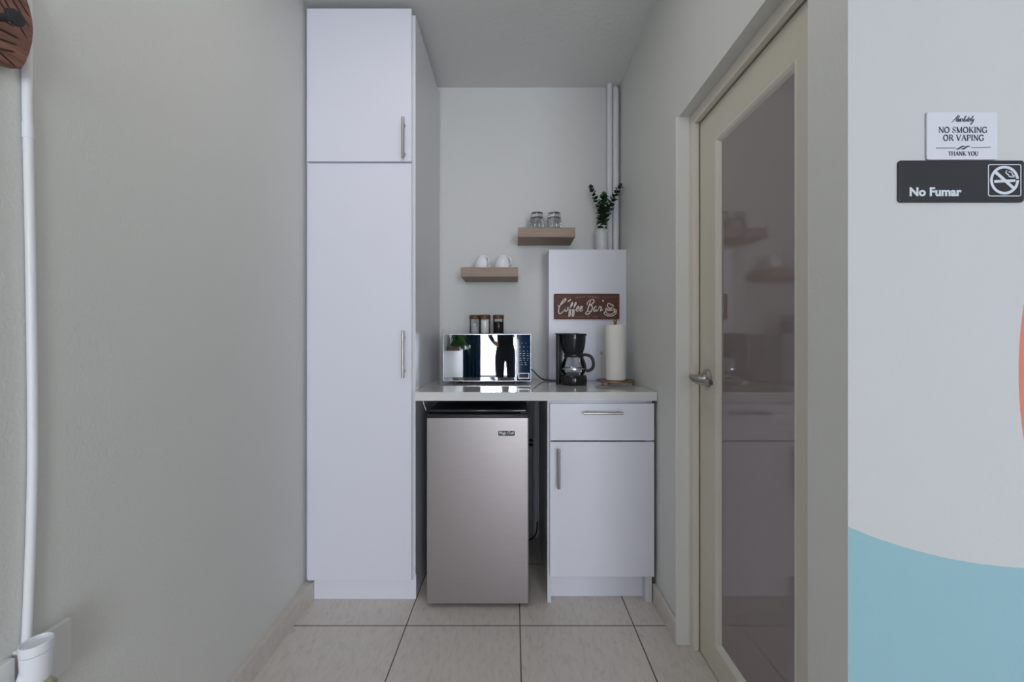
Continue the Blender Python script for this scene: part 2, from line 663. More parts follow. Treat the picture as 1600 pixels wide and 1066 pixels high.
def arcp(cx, cz, rx, rz, a0, a1, n=14):
    return [(cx + rx * math.cos(math.radians(a0 + (a1 - a0) * i / n)), cz + rz * math.sin(math.radians(a0 + (a1 - a0) * i / n))) for i in range(n + 1)]


TK, TN = 0.15, 0.055


def _stem(x):
    return [([(x, 0), (x, 1)], TK), ([(x - .14, .02), (x + .14, .02)], .04), ([(x - .14, .98), (x + .14, .98)], .04)]


SERIF = {
    'N': (.95, [([(.14, 0), (.14, 1)], TN), ([(.12, .98), (.78, .02)], TK), ([(.78, 0), (.78, 1)], TN), ([(.0, .98), (.2, .98)], .04), ([(.02, .02), (.26, .02)], .04), ([(.66, .98), (.9, .98)], .04)]),
    'O': (.98, [(arcp(.46, .5, .38, .47, 60, 300), TK), (arcp(.46, .5, .38, .47, -70, 70), TK), (arcp(.46, .5, .38, .48, 55, 125), TN), (arcp(.46, .5, .38, .48, 235, 305), TN)]),
    'S': (.68, [(arcp(.32, .75, .22, .23, 30, 200), TN), ([(.12, .68), (.3, .53), (.5, .38)], TK), (arcp(.32, .26, .22, .24, 30, -150), TN), ([(.54, .95), (.54, .72)], .04), ([(.09, .3), (.09, .05)], .04)]),
    'M': (1.15, [([(.16, 0), (.16, 1)], TN), ([(.16, .98), (.52, .04)], TK), ([(.54, .02), (.9, .98)], TN), ([(.92, 0), (.92, 1)], TK), ([(.02, .02), (.3, .02)], .04), ([(.02, .98), (.22, .98)], .04), ([(.78, .02), (1.06, .02)], .04), ([(.86, .98), (1.06, .98)], .04)]),
    'K': (.9, _stem(.18) + [([(.26, .42), (.72, .98)], TN), ([(.36, .54), (.78, .02)], TK), ([(.6, .98), (.84, .98)], .04), ([(.66, .02), (.92, .02)], .04)]),
    'I': (.42, _stem(.2)),
    'G': (.98, [(arcp(.46, .5, .38, .47, 60, 290), TK), (arcp(.46, .5, .38, .48, 40, 120), TN), (arcp(.46, .5, .36, .48, 240, 310), TN), ([(.78, .06), (.78, .42)], TK), ([(.62, .44), (.92, .44)], .04), ([(.78, .95), (.78, .7)], .04)]),
    'R': (.9, _stem(.18) + [([(.2, .97)] + arcp(.42, .74, .24, .23, 90, -90, 8) + [(.2, .51)], .1), ([(.42, .5), (.78, .02)], TK), ([(.7, .02), (.92, .02)], .04)]),
    'V': (.9, [([(.1, .98), (.45, .02)], TK), ([(.45, .02), (.8, .98)], TN), ([(0, .98), (.26, .98)], .04), ([(.68, .98), (.92, .98)], .04)]),
    'A': (.92, [([(.1, .02), (.45, .98)], TN), ([(.45, .98), (.8, .02)], TK), ([(.24, .35), (.66, .35)], .05), ([(-.02, .02), (.22, .02)], .04), ([(.68, .02), (.94, .02)], .04)]),
    'P': (.78, _stem(.18) + [([(.2, .97)] + arcp(.42, .72, .26, .25, 90, -90, 8) + [(.2, .47)], .1)]),
    'T': (.8, _stem(.38)[:2] + [([(.02, .97), (.74, .97)], .05), ([(.03, 1), (.03, .78)], .04), ([(.73, 1), (.73, .78)], .04)]),
    'H': (1.0, _stem(.18) + _stem(.78) + [([(.18, .52), (.78, .52)], .05)]),
    'Y': (.86, [([(.1, .98), (.42, .5)], TK), ([(.42, .5), (.74, .98)], TN), ([(.42, .5), (.42, 0)], TK), ([(.28, .02), (.56, .02)], .04), ([(0, .98), (.24, .98)], .04), ([(.62, .98), (.86, .98)], .04)]),
    'U': (.95, [([(.16, 1), (.16, .3)] + arcp(.45, .28, .29, .27, 180, 300, 8), TK), (arcp(.45, .28, .31, .27, 270, 360, 6) + [(.76, 1)], TN), ([(.02, .98), (.3, .98)], .04), ([(.64, .98), (.88, .98)], .04)]),
    ' ': (.4, []),
}


def serif(bm, s, cx, z, y, h, width):
    adv = sum(SERIF[c][0] for c in s)
    k = width / adv
    x = cx - width / 2
    for c in s:
        for pts, w in SERIF[c][1]:
            ribbon(bm, [(x + px * k, z + pz * h) for px, pz in pts], w * h, y)
        x += SERIF[c][0] * k
    return bm


# ================================================================ THE SETTING
CZ = 2.632            # ceiling height
BY = 2.451            # back wall of the alcove
RX = 0.62             # right wall of the alcove
RFAR = 2.7
def lwx(y):           # face of the slightly splayed left wall
    return -0.924 + 0.047 * (1.85 - max(y, 0.4)) if y < 1.85 else -0.924

struct('floor', BX(-2.0, RFAR + .1, REAR - .1, BY + .1, -0.08, 0.0), M['floor'])
struct('ceiling', BX(-2.0, RFAR + .1, REAR - .1, BY + .1, CZ, CZ + 0.1), M['ceiling'])
bm = B()
prism(bm, [(-2.0, REAR), (-1.9, REAR), (-1.9, -2.7), (lwx(.4), -2.7), (lwx(.4), .4), (lwx(1.85), 1.85), (-0.924, BY), (-2.0, BY)], 0, CZ)
struct('wall_left', bm, M['wall'])
struct('wall_back', BX(-2.0, RFAR + .1, BY, BY + .1, 0, CZ), M['wall_back'])
bm = B()
box(bm, RX, RX + .17, 1.5625, BY, 0, CZ)
box(bm, RX, RX + .17, 0.878, 1.5625, 1.985, CZ)
struct('wall_right', bm, M['wall'])
bm = B()
fs = box(bm, RX, RFAR, 0.772, 0.878, 0, CZ)
fs[2].material_index = 1
struct('wall_front', bm, [M['wall'], M['mural']])
struct('wall_side', BX(RFAR, RFAR + .1, REAR, BY, 0, CZ), M['wall_white'])
bm = B()
box(bm, -2.0, WIN[0], REAR - .1, REAR, 0, CZ)
box(bm, WIN[1], RFAR + .1, REAR - .1, REAR, 0, CZ)
box(bm, WIN[0], WIN[1], REAR - .1, REAR, 0, WIN[2])
box(bm, WIN[0], WIN[1], REAR - .1, REAR, WIN[3], CZ)
struct('wall_rear', bm, M['wall_white'])
# window behind the camera
w = bpy.data.objects.new('window_1', None)
COL.objects.link(w)
w['kind'] = 'structure'
WORLD['window_1'] = Vector((0, 0, 0))
bm = B()
for a in ((WIN[0], WIN[0] + .05, WIN[2], WIN[3]), (WIN[1] - .05, WIN[1], WIN[2], WIN[3]), (WIN[0], WIN[1], WIN[2], WIN[2] + .05), (WIN[0], WIN[1], WIN[3] - .05, WIN[3]), (.98, 1.03, WIN[2], WIN[3])):
    box(bm, a[0], a[1], REAR - .08, REAR - .03, a[2], a[3], 0.004, 1)
obj('window_frame', bm, M['frame'], w)
obj('window_pane', BX(WIN[0] + .05, WIN[1] - .05, REAR - .058, REAR - .052, WIN[2] + .05, WIN[3] - .05), M['pane'], w)

# tiled skirting
bm = B()
prism(bm, [(lwx(.4) - .01, .2), (-.868, .2), (-.8785, 1.3), (-.8845, 1.86), (-.8845, 2.0), (-.95, 2.0), (lwx(1.85) - .02, 1.85)], 0, 0.078, bev=.003)
struct('baseboard_left', bm, M['tile'])
bm = B()
box(bm, .605, RX, 1.565, 1.815, 0, 0.086, .003)
struct('baseboard_right', bm, M['tile'])
struct('baseboard_back', BX(-.43, .62, BY - .012, BY, 0, 0.085, .003), M['tile'])
bm = B()
prism(bm, [(lwx(0) , 1.86), (lwx(0) + .02, 1.0), (lwx(0), 1.0)], 0.074, 0.079)
bm.free()

# door frame and leaf
bm = B()
box(bm, .662, .682, 1.5325, 1.5625, 0, 1.985, .002)          # far jamb stop
box(bm, .682, .76, 1.54, 1.5625, 0, 1.985, .002)
box(bm, .662, .76, .878, .890, 0, 1.985, .002)
box(bm, .662, .682, .890, 1.5325, 1.945, 1.985, .002)        # head
box(bm, .682, .76, .890, 1.54, 1.950, 1.985, .002)
struct('trim_1', bm, M['jamb'])
# white plastered reveal strip at the far jamb
struct('trim_2', BX(.610, .659, 1.5612, 1.575, 0.0, 1.985, .003), M['wall_white'])

LX = .684
d1 = bpy.data.objects.new('door_1', None)
d1.location = (LX, 1.2, 0)
COL.objects.link(d1)
d1['kind'] = 'structure'
WORLD['door_1'] = Vector((LX, 1.2, 0))
DY0, DY1, GY0, GY1, GZ0, GZ1 = .893, 1.528, 1.028, 1.392, .125, 1.81
BW = .022
bm = B()
box(bm, LX, LX + .04, DY0, GY0 - BW, .006, 1.942, .002)
box(bm, LX, LX + .04, GY1 + BW, DY1, .006, 1.942, .002)
box(bm, LX, LX + .04, GY0 - BW - .002, GY1 + BW + .002, GZ1 + BW, 1.942, .0015)
box(bm, LX, LX + .04, GY0 - BW - .002, GY1 + BW + .002, .006, GZ0 - BW, .0015)
obj('door_leaf', bm, M['door'], d1)
# moulded bead around the glass, sloping in towards it
bm = B()
def inset(t):
    return [(GY0 - BW + t, GZ0 - BW + t), (GY1 + BW - t, GZ0 - BW + t), (GY1 + BW - t, GZ1 + BW - t), (GY0 - BW + t, GZ1 + BW - t)]
prof = [(-.001, LX + .006), (-.001, LX + .0005), (.002, LX - .0015), (.006, LX - .001), (.014, LX + .004), (BW, LX + .013)]
rings = [[bm.verts.new((x, p[0], p[1])) for p in inset(t)] for t, x in prof]
for A, D in zip(rings[:-1], rings[1:]):
    for i in range(4):
        bm.faces.new((A[i], A[(i + 1) % 4], D[(i + 1) % 4], D[i]))
obj('glass_bead', bm, M['bead'], d1)
obj('glass_pane', BX(LX + .012, LX + .020, GY0 - .004, GY1 + .004, GZ0 - .004, GZ1 + .004), M['doorglass'], d1)
bm = B()
hz, hy = 1.012, 1.470
def xlathe(bm, prof, y, z, n=32):
    rings = []
    for r, x in prof:
        rings.append([bm.verts.new((x, y + r * math.cos(2 * PI * i / n), z + r * math.sin(2 * PI * i / n))) for i in range(n)])
    for A, D in zip(rings[:-1], rings[1:]):
        for i in range(n):
            bm.faces.new((A[i], A[(i + 1) % n], D[(i + 1) % n], D[i]))
    bm.faces.new(rings[0])
    bm.faces.new(rings[-1])
    return bm
xlathe(bm, [(.032, LX), (.032, LX - .004), (.028, LX - .009), (.017, LX - .013), (.013, LX - .022), (.012, LX - .048), (.009, LX - .055)], hy, hz)
hd = obj('door_handle', bm, M['nickel'], d1, smooth=True)
bm = B()
pts = catmull([(LX - .050, hy + .012, hz + .004), (LX - .056, hy - .012, hz), (LX - .055, hy - .05, hz - .006), (LX - .050, hy - .095, hz - .006), (LX - .044, hy - .118, hz - .004)], 6)
tube(bm, pts, [.011] * (len(pts) - 6) + [.011, .0108, .0105, .010, .0095, .009], 14)
obj('lever', bm, M['nickel'], hd, smooth=True)

# ================================================================ TALL CABINET
FY, DF = 1.846, 1.826            # carcass front, door front
t = thing('tall_cabinet', 'tall white pantry cabinet reaching the ceiling beside the worktop', 'cabinet', (-.68, 2.15, 0))
bm = B()
box(bm, -.918, -.437, FY, FY + .001, .09, .10)
bm.free()
bm = B()
box(bm, -.920, -.4545, FY, BY - .004, .085, 2.590, .001, 1)
obj('carcass', bm, M['lam'], t)
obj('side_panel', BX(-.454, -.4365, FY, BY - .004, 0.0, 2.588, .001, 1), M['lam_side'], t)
obj('plinth', prism(B(), [(-.8835, 0), (-.4325, 0), (-.4325, .106), (-.4475, .098), (-.4475, .0848), (-.8835, .0848)], FY - .006, FY - .0003, 'Y', bev=.0008, seg=1), M['lam'], t)
def bar_handle(parent, x, z0, z1, yface, vertical=True, x1=None):
    bm = B()
    yc = yface - .030
    if vertical:
        tube(bm, [(x, yc, z0), (x, yc, z0 + .001), (x, yc, z1 - .001), (x, yc, z1)], [.005, .006, .006, .005], 16)
        L = z1 - z0
        for zz in (z0 + L * .14, z1 - L * .14):
            tube(bm, [(x, yface, zz), (x, yc, zz)], .0042, 10)
    else:
        tube(bm, [(x, yc, z0), (x + .001, yc, z0), (x1 - .001, yc, z0), (x1, yc, z0)], [.005, .006, .006, .005], 16)
        L = x1 - x
        for xx in (x + L * .1, x1 - L * .1):
            tube(bm, [(xx, yface, z0), (xx, yc, z0)], .0042, 10)
    return obj('bar_handle', bm, M['nickel'], parent, smooth=True)
dr = obj('door', BX(-.9095, -.4495, DF, FY - .001, 1.930, 2.602, .0015, 2), M['lam'], t)
bar_handle(dr, -.4795, 1.935, 2.110, DF)
dr = obj('door', BX(-.9075, -.4495, DF + .001, FY - .001, .0885, 1.9215, .0015, 2), M['lam'], t)
bar_handle(dr, -.4795, .982, 1.186, DF)

# ================================================================ BASE CABINET + WORKTOP
CF, CD = 1.8156, 1.7975
t = thing('base_cabinet', 'white base cabinet with one drawer above one door', 'cabinet', (.375, 2.1, 0))
bm = B()
box(bm, .146, .1625, CF, BY - .014, 0.0, .8825, .001, 1)
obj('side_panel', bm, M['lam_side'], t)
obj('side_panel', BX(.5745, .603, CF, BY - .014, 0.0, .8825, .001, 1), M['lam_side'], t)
obj('bottom_panel', BX(.1627, .5743, CF + .001, BY - .031, .112, .128), M['lam'], t)
obj('back_panel', BX(.1627, .5743, BY - .03, BY - .014, .112, .8825), M['lam'], t)
obj('rail', BX(.1627, .5743, CF + .001, CF + .08, .866, .8825), M['lam'], t)
obj('plinth', BX(.1627, .5743, 1.862, 1.878, 0.0, .1115), M['lam'], t)
dw = obj('drawer', BX(.1555, .6065, CD, CF - .001, .7115, .8715, .0015, 2), M['lam'], t)
bar_handle(dw, .2965, .8345, 0, CD, False, .4655)
dd = obj('door', BX(.1555, .6065, CD, CF - .001, .122, .7055, .0015, 2), M['lam'], t)
bar_handle(dd, .1915, .512, .682, CD)

bm = B()
prism(bm, [(-.4285, 1.7905), (.6165, 1.7905), (.6165, BY - .002), (-.4360, BY - .002), (-.4360, 1.848), (-.4285, 1.845)], .8835, .9210, bev=.0025)
obj('worktop', bm, M['counter'], None, smooth=False, label='glossy pale grey worktop spanning the fridge gap and base cabinet', cat='worktop')

# ================================================================ FRIDGE
t = thing('mini_fridge', 'small stainless steel fridge tucked under the worktop', 'fridge', (-.155, 2.0, 0))
fx0, fx1, ff = -.3735, .0635, 1.778
obj('body', BX(fx0 + .004, fx1 - .004, ff + .052, 2.27, .018, .812, .004), M['black'], t)
bm = B()
prism(bm, rrect(fx0, fx1, ff, ff + .046, .006, 4), .020, .8125)
dr = obj('door', bm, M['steel'], t, smooth=True)
bm = B()
box(bm, fx0, fx1, ff + .001, ff + .046, .8130, .830, .003)
box(bm, fx0 + .055, fx1 - .06, ff - .003, ff + .004, .8140, .8285, .0025)
obj('door_cap', bm, M['blackgloss'], dr)
bm = B()
prism(bm, rrect(fx0 + .002, fx1 - .002, ff + .020, 2.275, .012, 5), .8315, .8450, bev=.003)
obj('top_panel', bm, M['blackgloss'], t, smooth=True)
bm = B()
tube(bm, [(fx1 - .02, ff + .03, .8305), (fx1 - .02, ff + .03, .838)], .012, 14)
box(bm, fx1 - .035, fx1 + .001, ff + .01, ff + .055, .8305, .8365, .002)
obj('hinge', bm, M['black'], t)
for x in (fx0 + .03, fx1 - .03):
    obj('foot', TB([(x, ff + .085, 0), (x, ff + .085, .019)], .013, 14), M['black'], t)
    obj('foot', TB([(x, 2.22, 0), (x, 2.22, .019)], .013, 14), M['black'], t)
bm = B()
bx0, bx1, bz0, bz1 = -.0665, .0035, .737, .7575
prism(bm, rrect(bx0, bx1, bz0, bz1, .003, 4), ff - .0016, ff + .001, 'Y')
bd = obj('badge', bm, M['blackgloss'], dr)
bm = B()
text(bm, 'Magic Chef', bx0 + .004, bz0 + .0066, ff - .0018, .0165, .0002, .0004, width=.061)
obj('lettering', bm, M['chrome'], bd)

# ================================================================ MICROWAVE
mf, mx0, mx1, mz0, mz1 = 2.140, -.366, .0885, .932, 1.1765
t = thing('microwave', 'mirror fronted microwave oven standing on the worktop', 'microwave', (-.139, 2.28, .921))
obj('body', BX(mx0 + .003, mx1 - .003, mf + .012, 2.425, mz0, mz1 - .001, .004), M['chrome'], t)
def frame(bm, x0, x1, z0, z1, wd, y0, y1, bev=.0012):
    box(bm, x0, x1, y0, y1, z0, z0 + wd, bev, 1)
    box(bm, x0, x1, y0, y1, z1 - wd, z1, bev, 1)
    box(bm, x0, x0 + wd, y0, y1, z0 + wd, z1 - wd, bev, 1)
    box(bm, x1 - wd, x1, y0, y1, z0 + wd, z1 - wd, bev, 1)
split = .0005
bm = B()
frame(bm, mx0, split + .009, mz0, mz1, .0042, mf - .002, mf + .012)
dr = obj('door', bm, M['chrome'], t)
obj('mirror_panel', BX(mx0 + .0035, split + .0055, mf, mf + .010, mz0 + .0035, mz1 - .0035), M['mirror'], dr)
bm = B()
frame(bm, split + .0105, mx1, mz0, mz1, .0042, mf - .002, mf + .012)
cp = obj('control_panel', bm, M['chrome'], t)
obj('panel_glass', BX(split + .014, mx1 - .0035, mf, mf + .010, mz0 + .0035, mz1 - .0035), M['panel'], cp)
bm = B()
frame(bm, .0235, .0790, mz0 + .015, mz0 + .044, .0032, mf - .004, mf + .001, .0006)
box(bm, .0262, .0763, mf - .0025, mf + .001, mz0 + .018, mz0 + .041)
for f in bm.faces:
    pass
obj('door_button', bm, M['chrome'], cp)
obj('button_face', BX(.0268, .0757, mf - .0032, mf - .0020, mz0 + .0185, mz0 + .0405), M['blackgloss'], cp)
bm = B()
rnd = random.Random(3)
cxp = .0515
for row, zz in enumerate([.196, .176, .155, .142, .131, .118, .108, .095, .085]):
    k = rnd.choice((2, 3, 3))
    for j in range(k):
        x = cxp + (j - (k - 1) / 2) * .019 + rnd.uniform(-.002, .002)
        wd = rnd.uniform(.004, .012)
        box(bm, x - wd / 2, x + wd / 2, mf - .0004, mf + .001, mz0 + zz, mz0 + zz + rnd.choice((.002, .003)))
obj('key_print', bm, M['print'], cp)
for x in (mx0 + .06, mx1 - .08):
    obj('foot', TB([(x, mf + .035, .921), (x, mf + .035, .9325)], .010, 14), M['black'], t)
    obj('foot', TB([(x, 2.39, .921), (x, 2.39, .9325)], .010, 14), M['black'], t)
cord = catmull([(.084, 2.335, .990), (.105, 2.325, .975), (.135, 2.30, .945), (.165, 2.277, .9275), (.20, 2.268, .9255), (.240, 2.262, .9255)], 8)
obj('power_cord', TB(cord, .0034, 10), M['rubber'], t, smooth=True)

# ================================================================ JARS ON THE MICROWAVE
def jar(x, y, label, fill, fmat, r=.0285, h=.083, name='glass_jar'):
    z = mz1
    t = thing(name, label, 'jar', (x, y, z), 'wood lidded glass jars on the microwave')
    bm = B()
    lathe(bm, [(0, 0), (r - .002, 0), (r, .003), (r, h - .006), (r - .002, h), (r - .004, h)], (x, y, z), 40)
    obj('body', bm, M['jar'], t, smooth=True)
    bm = B()
    lathe(bm, [(0, .0052), (r - .0075, .0052), (r - .0052, .0075), (r - .0052, fill - .002), (r - .009, fill), (0, fill + .002)], (x, y, z), 36)
    obj('contents', bm, fmat, t, smooth=True)
    bm = B()
    lathe(bm, [(0, h + .0002), (r + .0005, h + .0002), (r + .002, h + .002), (r + .002, h + .018), (r, h + .021), (0, h + .021)], (x, y, z), 36)
    obj('lid', bm, M['acacia'], t, smooth=True)
    return t
jar(-.2125, 2.27, 'glass jar of pale powder behind the mirrored door window reflection, first of three', .045, M['creamer'])['label'] = 'nearly clear glass jar with wooden lid over a little pale powder'
jar(-.1570, 2.25, 'glass jar full of white sugar with dark wooden lid', .076, M['sugar'])
jar(-.0840, 2.255, 'glass jar full of dark ground coffee with wooden lid', .068, M['coffee'])

# ================================================================ FLOATING SHELVES
bm = BX(-.286, .0225, 2.241, BY - .001, 1.486, 1.5375, .0012, 1)
obj('floating_shelf', bm, M['oak'], None, label='lower pale oak floating shelf holding two white cups', cat='shelf', group='oak floating shelves')
bm = BX(.0225, .331, 2.241, BY - .001, 1.700, 1.7515, .0012, 1)
obj('floating_shelf', bm, M['oak'], None, label='upper pale oak floating shelf holding two drinking glasses', cat='shelf', group='oak floating shelves')

# upside down cups
def cup(x, y, label, ang):
    z = 1.5375
    t = thing('coffee_cup', label, 'cup', (x, y, z), 'white cups on the lower shelf')
    out = [(.0470, 0), (.0475, .004), (.0472, .016), (.0450, .033), (.0405, .049), (.034, .062), (.0275, .0695), (.0250, .0715), (.0250, .0775), (.0230, .0785), (.0215, .0745), (0, .074)]
    inn = [(0, .069), (.026, .0665), (.0325, .0595), (.0385, .047), (.043, .031), (.0452, .015), (.0452, .001)]
    bm = B()
    lathe(bm, out + inn, (x, y, z), 44, closed=False)
    # close rim
    obj('bowl', bm, M['ceramic'], t, smooth=True)
    c, s = math.cos(ang), math.sin(ang)
    hp = catmull([(.0340, .061), (.054, .062), (.068, .046), (.066, .027), (.0460, .017)], 7)
    bm = TB([(x + c * p.x, y + s * p.x, z + p.y) for p in [Vector((q[0], q[1])) for q in hp]], .0045, 10)
    obj('handle', bm, M['ceramic'], t, smooth=True)
    return t
cup(-.1750, 2.335, 'upturned white cup at the outer end of the lower shelf, beside the tall cabinet', -1.0)['label'] = 'upturned white cup on the lower shelf, on the tall cabinet side'
cup(-.0610, 2.335, 'upturned white cup on the lower shelf, nearer the upper shelf', -.85)['label'] = 'upturned white cup on the lower shelf, next to the upper shelf'

# drinking glasses upside down, ribbed below
def tumbler(x, y, label):
    z = 1.7515
    t = thing('drinking_glass', label, 'glass', (x, y, z), 'glasses on the upper shelf')
    fl = lambda a, zz: 1.0 + (0.040 * math.cos(26 * a + zz * 45) * min(1, (zz - .003) / .012) * min(1, (.082 - zz) / .012) if .003 < zz < .082 else 0)
    out = [(.0405, 0), (.041, .003), (.0408, .012), (.0402, .025), (.0395, .04), (.0385, .055), (.0375, .068), (.0368, .078), (.0355, .096), (.034, .1035), (.031, .106), (0, .106)]
    inn = [(0, .079), (.026, .0785), (.0325, .074), (.0345, .060), (.0368, .030), (.0382, .003), (.0390, 0)]
    bm = B()
    lathe(bm, out + inn, (x, y, z), 160, flute=fl, nf=len(out))
    bm.verts.ensure_lookup_table()
    obj('tumbler', bm, M['cutglass'], t, smooth=True)
    return t
tumbler(.1300, 2.335, 'upturned cut glass tumbler on the upper shelf, nearer the lower shelf')['label'] = 'upturned ribbed glass on the upper shelf, on the tall cabinet side'
tumbler(.2260, 2.335, 'upturned ribbed glass on the upper shelf, on the eucalyptus vase side')

# ================================================================ PIPE BOXING, PIPES, VASE
bx = (.192, .6195, 2.290, BY - .001, .9215, 1.643)
obj('pipe_boxing', BX(*bx, .0015, 1), M['lam'], None, label='plain white boxed panel on the worktop behind the coffee maker', cat='panel')
bm = TB([(.5575, 2.422, 1.6435), (.5575, 2.422, CZ)], .0150, 20)
obj('water_pipe', bm, M['pvc'], None, smooth=True, label='white corner pipe further from the door wall, meeting the ceiling', cat='pipe', group='white pipes in the alcove corner')
bm = TB([(.5930, 2.424, 1.6435), (.5930, 2.424, 2.585), (.5930, 2.432, 2.612), (.5930, BY - .004, 2.622)], .0170, 20)
obj('water_pipe', bm, M['pvc'], None, smooth=True, label='white corner pipe closer to the door wall, bent into the back wall', cat='pipe', group='white pipes in the alcove corner')

vx, vy, vz = .4985, 2.365, 1.643
t = thing('bud_vase', 'slim white ceramic vase standing on top of the boxed panel', 'vase', (vx, vy, vz))
bm = B()
prof = [(0, 0), (.033, 0), (.035, .003), (.0352, .09), (.0345, .112), (.031, .122), (.024, .129), (.0205, .134), (.0195, .140), (.0215, .155), (.0225, .160), (.0205, .161), (.0175, .155), (.0165, .140), (.02, .13), (.03, .11), (.03, .012), (0, .01)]
lathe(bm, prof, (vx, vy, vz), 40)
obj('body', bm, M['vase'], t, smooth=True)
for k in range(7):
    a = -PI / 2 + k * 2 * PI / 7
    obj('relief_knob', ball(B(), (vx + .0315 * math.cos(a), vy + .0315 * math.sin(a), vz + .117), .0082, u=10, v=7), M['vase'], t, smooth=True)
    if k < 2:
        obj('relief_dot', ball(B(), (vx + .0350 * math.cos(a), vy + .0350 * math.sin(a), vz + .064), .0042, u=8, v=6), M['vase'], t, smooth=True)

plant = thing('eucalyptus_sprigs', 'three dark green eucalyptus sprigs standing in the white vase', 'plant', (vx, vy, vz + .14))
def sprig(pts, r0, r1, nl, seed, tip_pale=False):
    rd = random.Random(seed)
    P = catmull(pts, 10)
    st = obj('stem', TB(P, [.0022 - .0014 * i / (len(P) - 1) for i in range(len(P))], 7), M['stem'], plant, smooth=True)
    bm = B()
    n = len(P)
    for k in range(nl):
        f = .16 + .84 * k / (nl - 1)
        i = min(n - 1, int(f * (n - 1)))
        p = P[i]
        tg = (P[min(i + 1, n - 1)] - P[max(i - 1, 0)]).normalized()
        for sgn in (0, 1):
            a = k * 1.35 + sgn * PI + rd.uniform(-.35, .35)
            u = tg.orthogonal().normalized()
            v = tg.cross(u)
            out = (u * math.cos(a) + v * math.sin(a))
            dirv = (out * .85 + tg * .5).normalized()
            sz = r0 + (r1 - r0) * f + rd.uniform(-.001, .001)
            side = dirv.cross(tg).normalized()
            nor = side.cross(dirv).normalized()
            c = p + dirv * (sz * 1.05)
            ring, cen = [], bm.verts.new(c - nor * sz * .18)
            m = 12
            for j in range(m):
                b = 2 * PI * j / m
                ring.append(bm.verts.new(c + dirv * math.cos(b) * sz + side * math.sin(b) * sz * .88))
            mi = 1 if (tip_pale and k >= nl - 2) else 0
            for j in range(m):
                bm.faces.new((cen, ring[j], ring[(j + 1) % m])).material_index = mi
    obj('leaves', bm, [M['leaf'], M['leafpale']], st, smooth=True, recalc=False)
sprig([(vx, vy, vz + .10), (vx - .004, vy - .004, vz + .19), (vx - .020, vy - .008, vz + .27), (vx - .050, vy - .01, vz + .335), (vx - .062, vy - .01, vz + .368)], .0175, .0090, 20, 2)
sprig([(vx + .002, vy, vz + .10), (vx + .001, vy - .008, vz + .18), (vx + .004, vy - .014, vz + .25), (vx + .014, vy - .016, vz + .315)], .0200, .0155, 20, 5, True)
sprig([(vx + .004, vy, vz + .10), (vx + .016, vy - .002, vz + .19), (vx + .045, vy - .008, vz + .26), (vx + .075, vy - .010, vz + .325), (vx + .102, vy - .012, vz + .372)], .0205, .0100, 20, 9)

# ================================================================ COFFEE BAR SIGN
sy = 2.290
t = thing('coffee_bar_sign', 'brown wooden sign reading Coffee Bar in white script', 'sign', (.3985, sy, 1.258))
bm = B()
prism(bm, rrect(.2195, .578, 1.2585, 1.3990, .006, 4), sy - .011, sy - .0005, 'Y', bev=.0015)
bd = obj('board', bm, M['walnut'], t)
sf = sy - .0112
bm = B()
kk = .0305
script(bm, 'Coffee', .2430, 1.3020, sf, .0265, .0056, .18, 1.06)
script(bm, 'Bar', .3965, 1.3020, sf, .0265, .0056, .16, 1.16)
# three beans
for (x, z, a) in ((.3000, 1.3585, .7), (.3080, 1.3655, .6), (.4880, 1.3600, 1.9)):
    pts = [(x + .006 * math.cos(a) * q, z + .006 * math.sin(a) * q) for q in (-1, -.5, 0, .5, 1)]
    ribbon(bm, pts, [.003, .0065, .008, .0065, .003], sf)
obj('lettering', bm, M['letter'], bd)
bm = B()
cx, cz = .5280, 1.3060
def st(pts, w=.0042, k=6):
    P = catmull([(p[0], p[1], 0) for p in pts], k)
    ribbon(bm, [(p.x, p.y) for p in P], w, sf)
st([(cx - .026, cz + .004), (cx - .023, cz - .008), (cx - .012, cz - .0185), (cx + .002, cz - .020), (cx + .016, cz - .014), (cx + .0235, cz + .003)])
st([(cx - .024, cz - .007), (cx - .034, cz - .010), (cx - .030, cz - .020), (cx - .010, cz - .0285), (cx + .012, cz - .028), (cx + .030, cz - .017), (cx + .031, cz - .008), (cx + .020, cz - .010)])
st([(cx + .022, cz + .005), (cx + .032, cz + .004), (cx + .0325, cz - .004), (cx + .021, cz - .0065)])
st([(cx - .026, cz + .005), (cx - .012, cz + .001), (cx + .010, cz + .002), (cx + .0235, cz + .007), (cx + .018, cz + .013)])
st([(cx - .026, cz + .006), (cx - .022, cz + .013), (cx - .012, cz + .008), (cx, cz + .007), (cx + .008, cz + .013)])
st([(cx - .002, cz + .012), (cx - .014, cz + .022), (cx - .014, cz + .036), (cx - .004, cz + .040), (cx + .003, cz + .031), (cx + .012, cz + .033), (cx + .016, cz + .025), (cx + .009, cz + .016), (cx - .004, cz + .012)])
obj('cup_drawing', bm, M['letter'], bd)
bm = B()
s = 'FRESH BREWED'
for i, ch in enumerate(s):
    if ch != ' ':
        u = i / (len(s) - 1) * 2 - 1
        text(bm, ch, .4020 + u * .062, 1.3775 - .0050 * u * u, sf, .0125, .0002, .0004, 'CENTER')
ribbon(bm, [(.245, 1.3775), (.315, 1.3775)], .0012, sf)
ribbon(bm, [(.488, 1.3775), (.560, 1.3775)], .0012, sf)
ribbon(bm, [(.245, 1.2715), (.305, 1.2715)], .0012, sf)
ribbon(bm, [(.478, 1.2715), (.560, 1.2715)], .0012, sf)
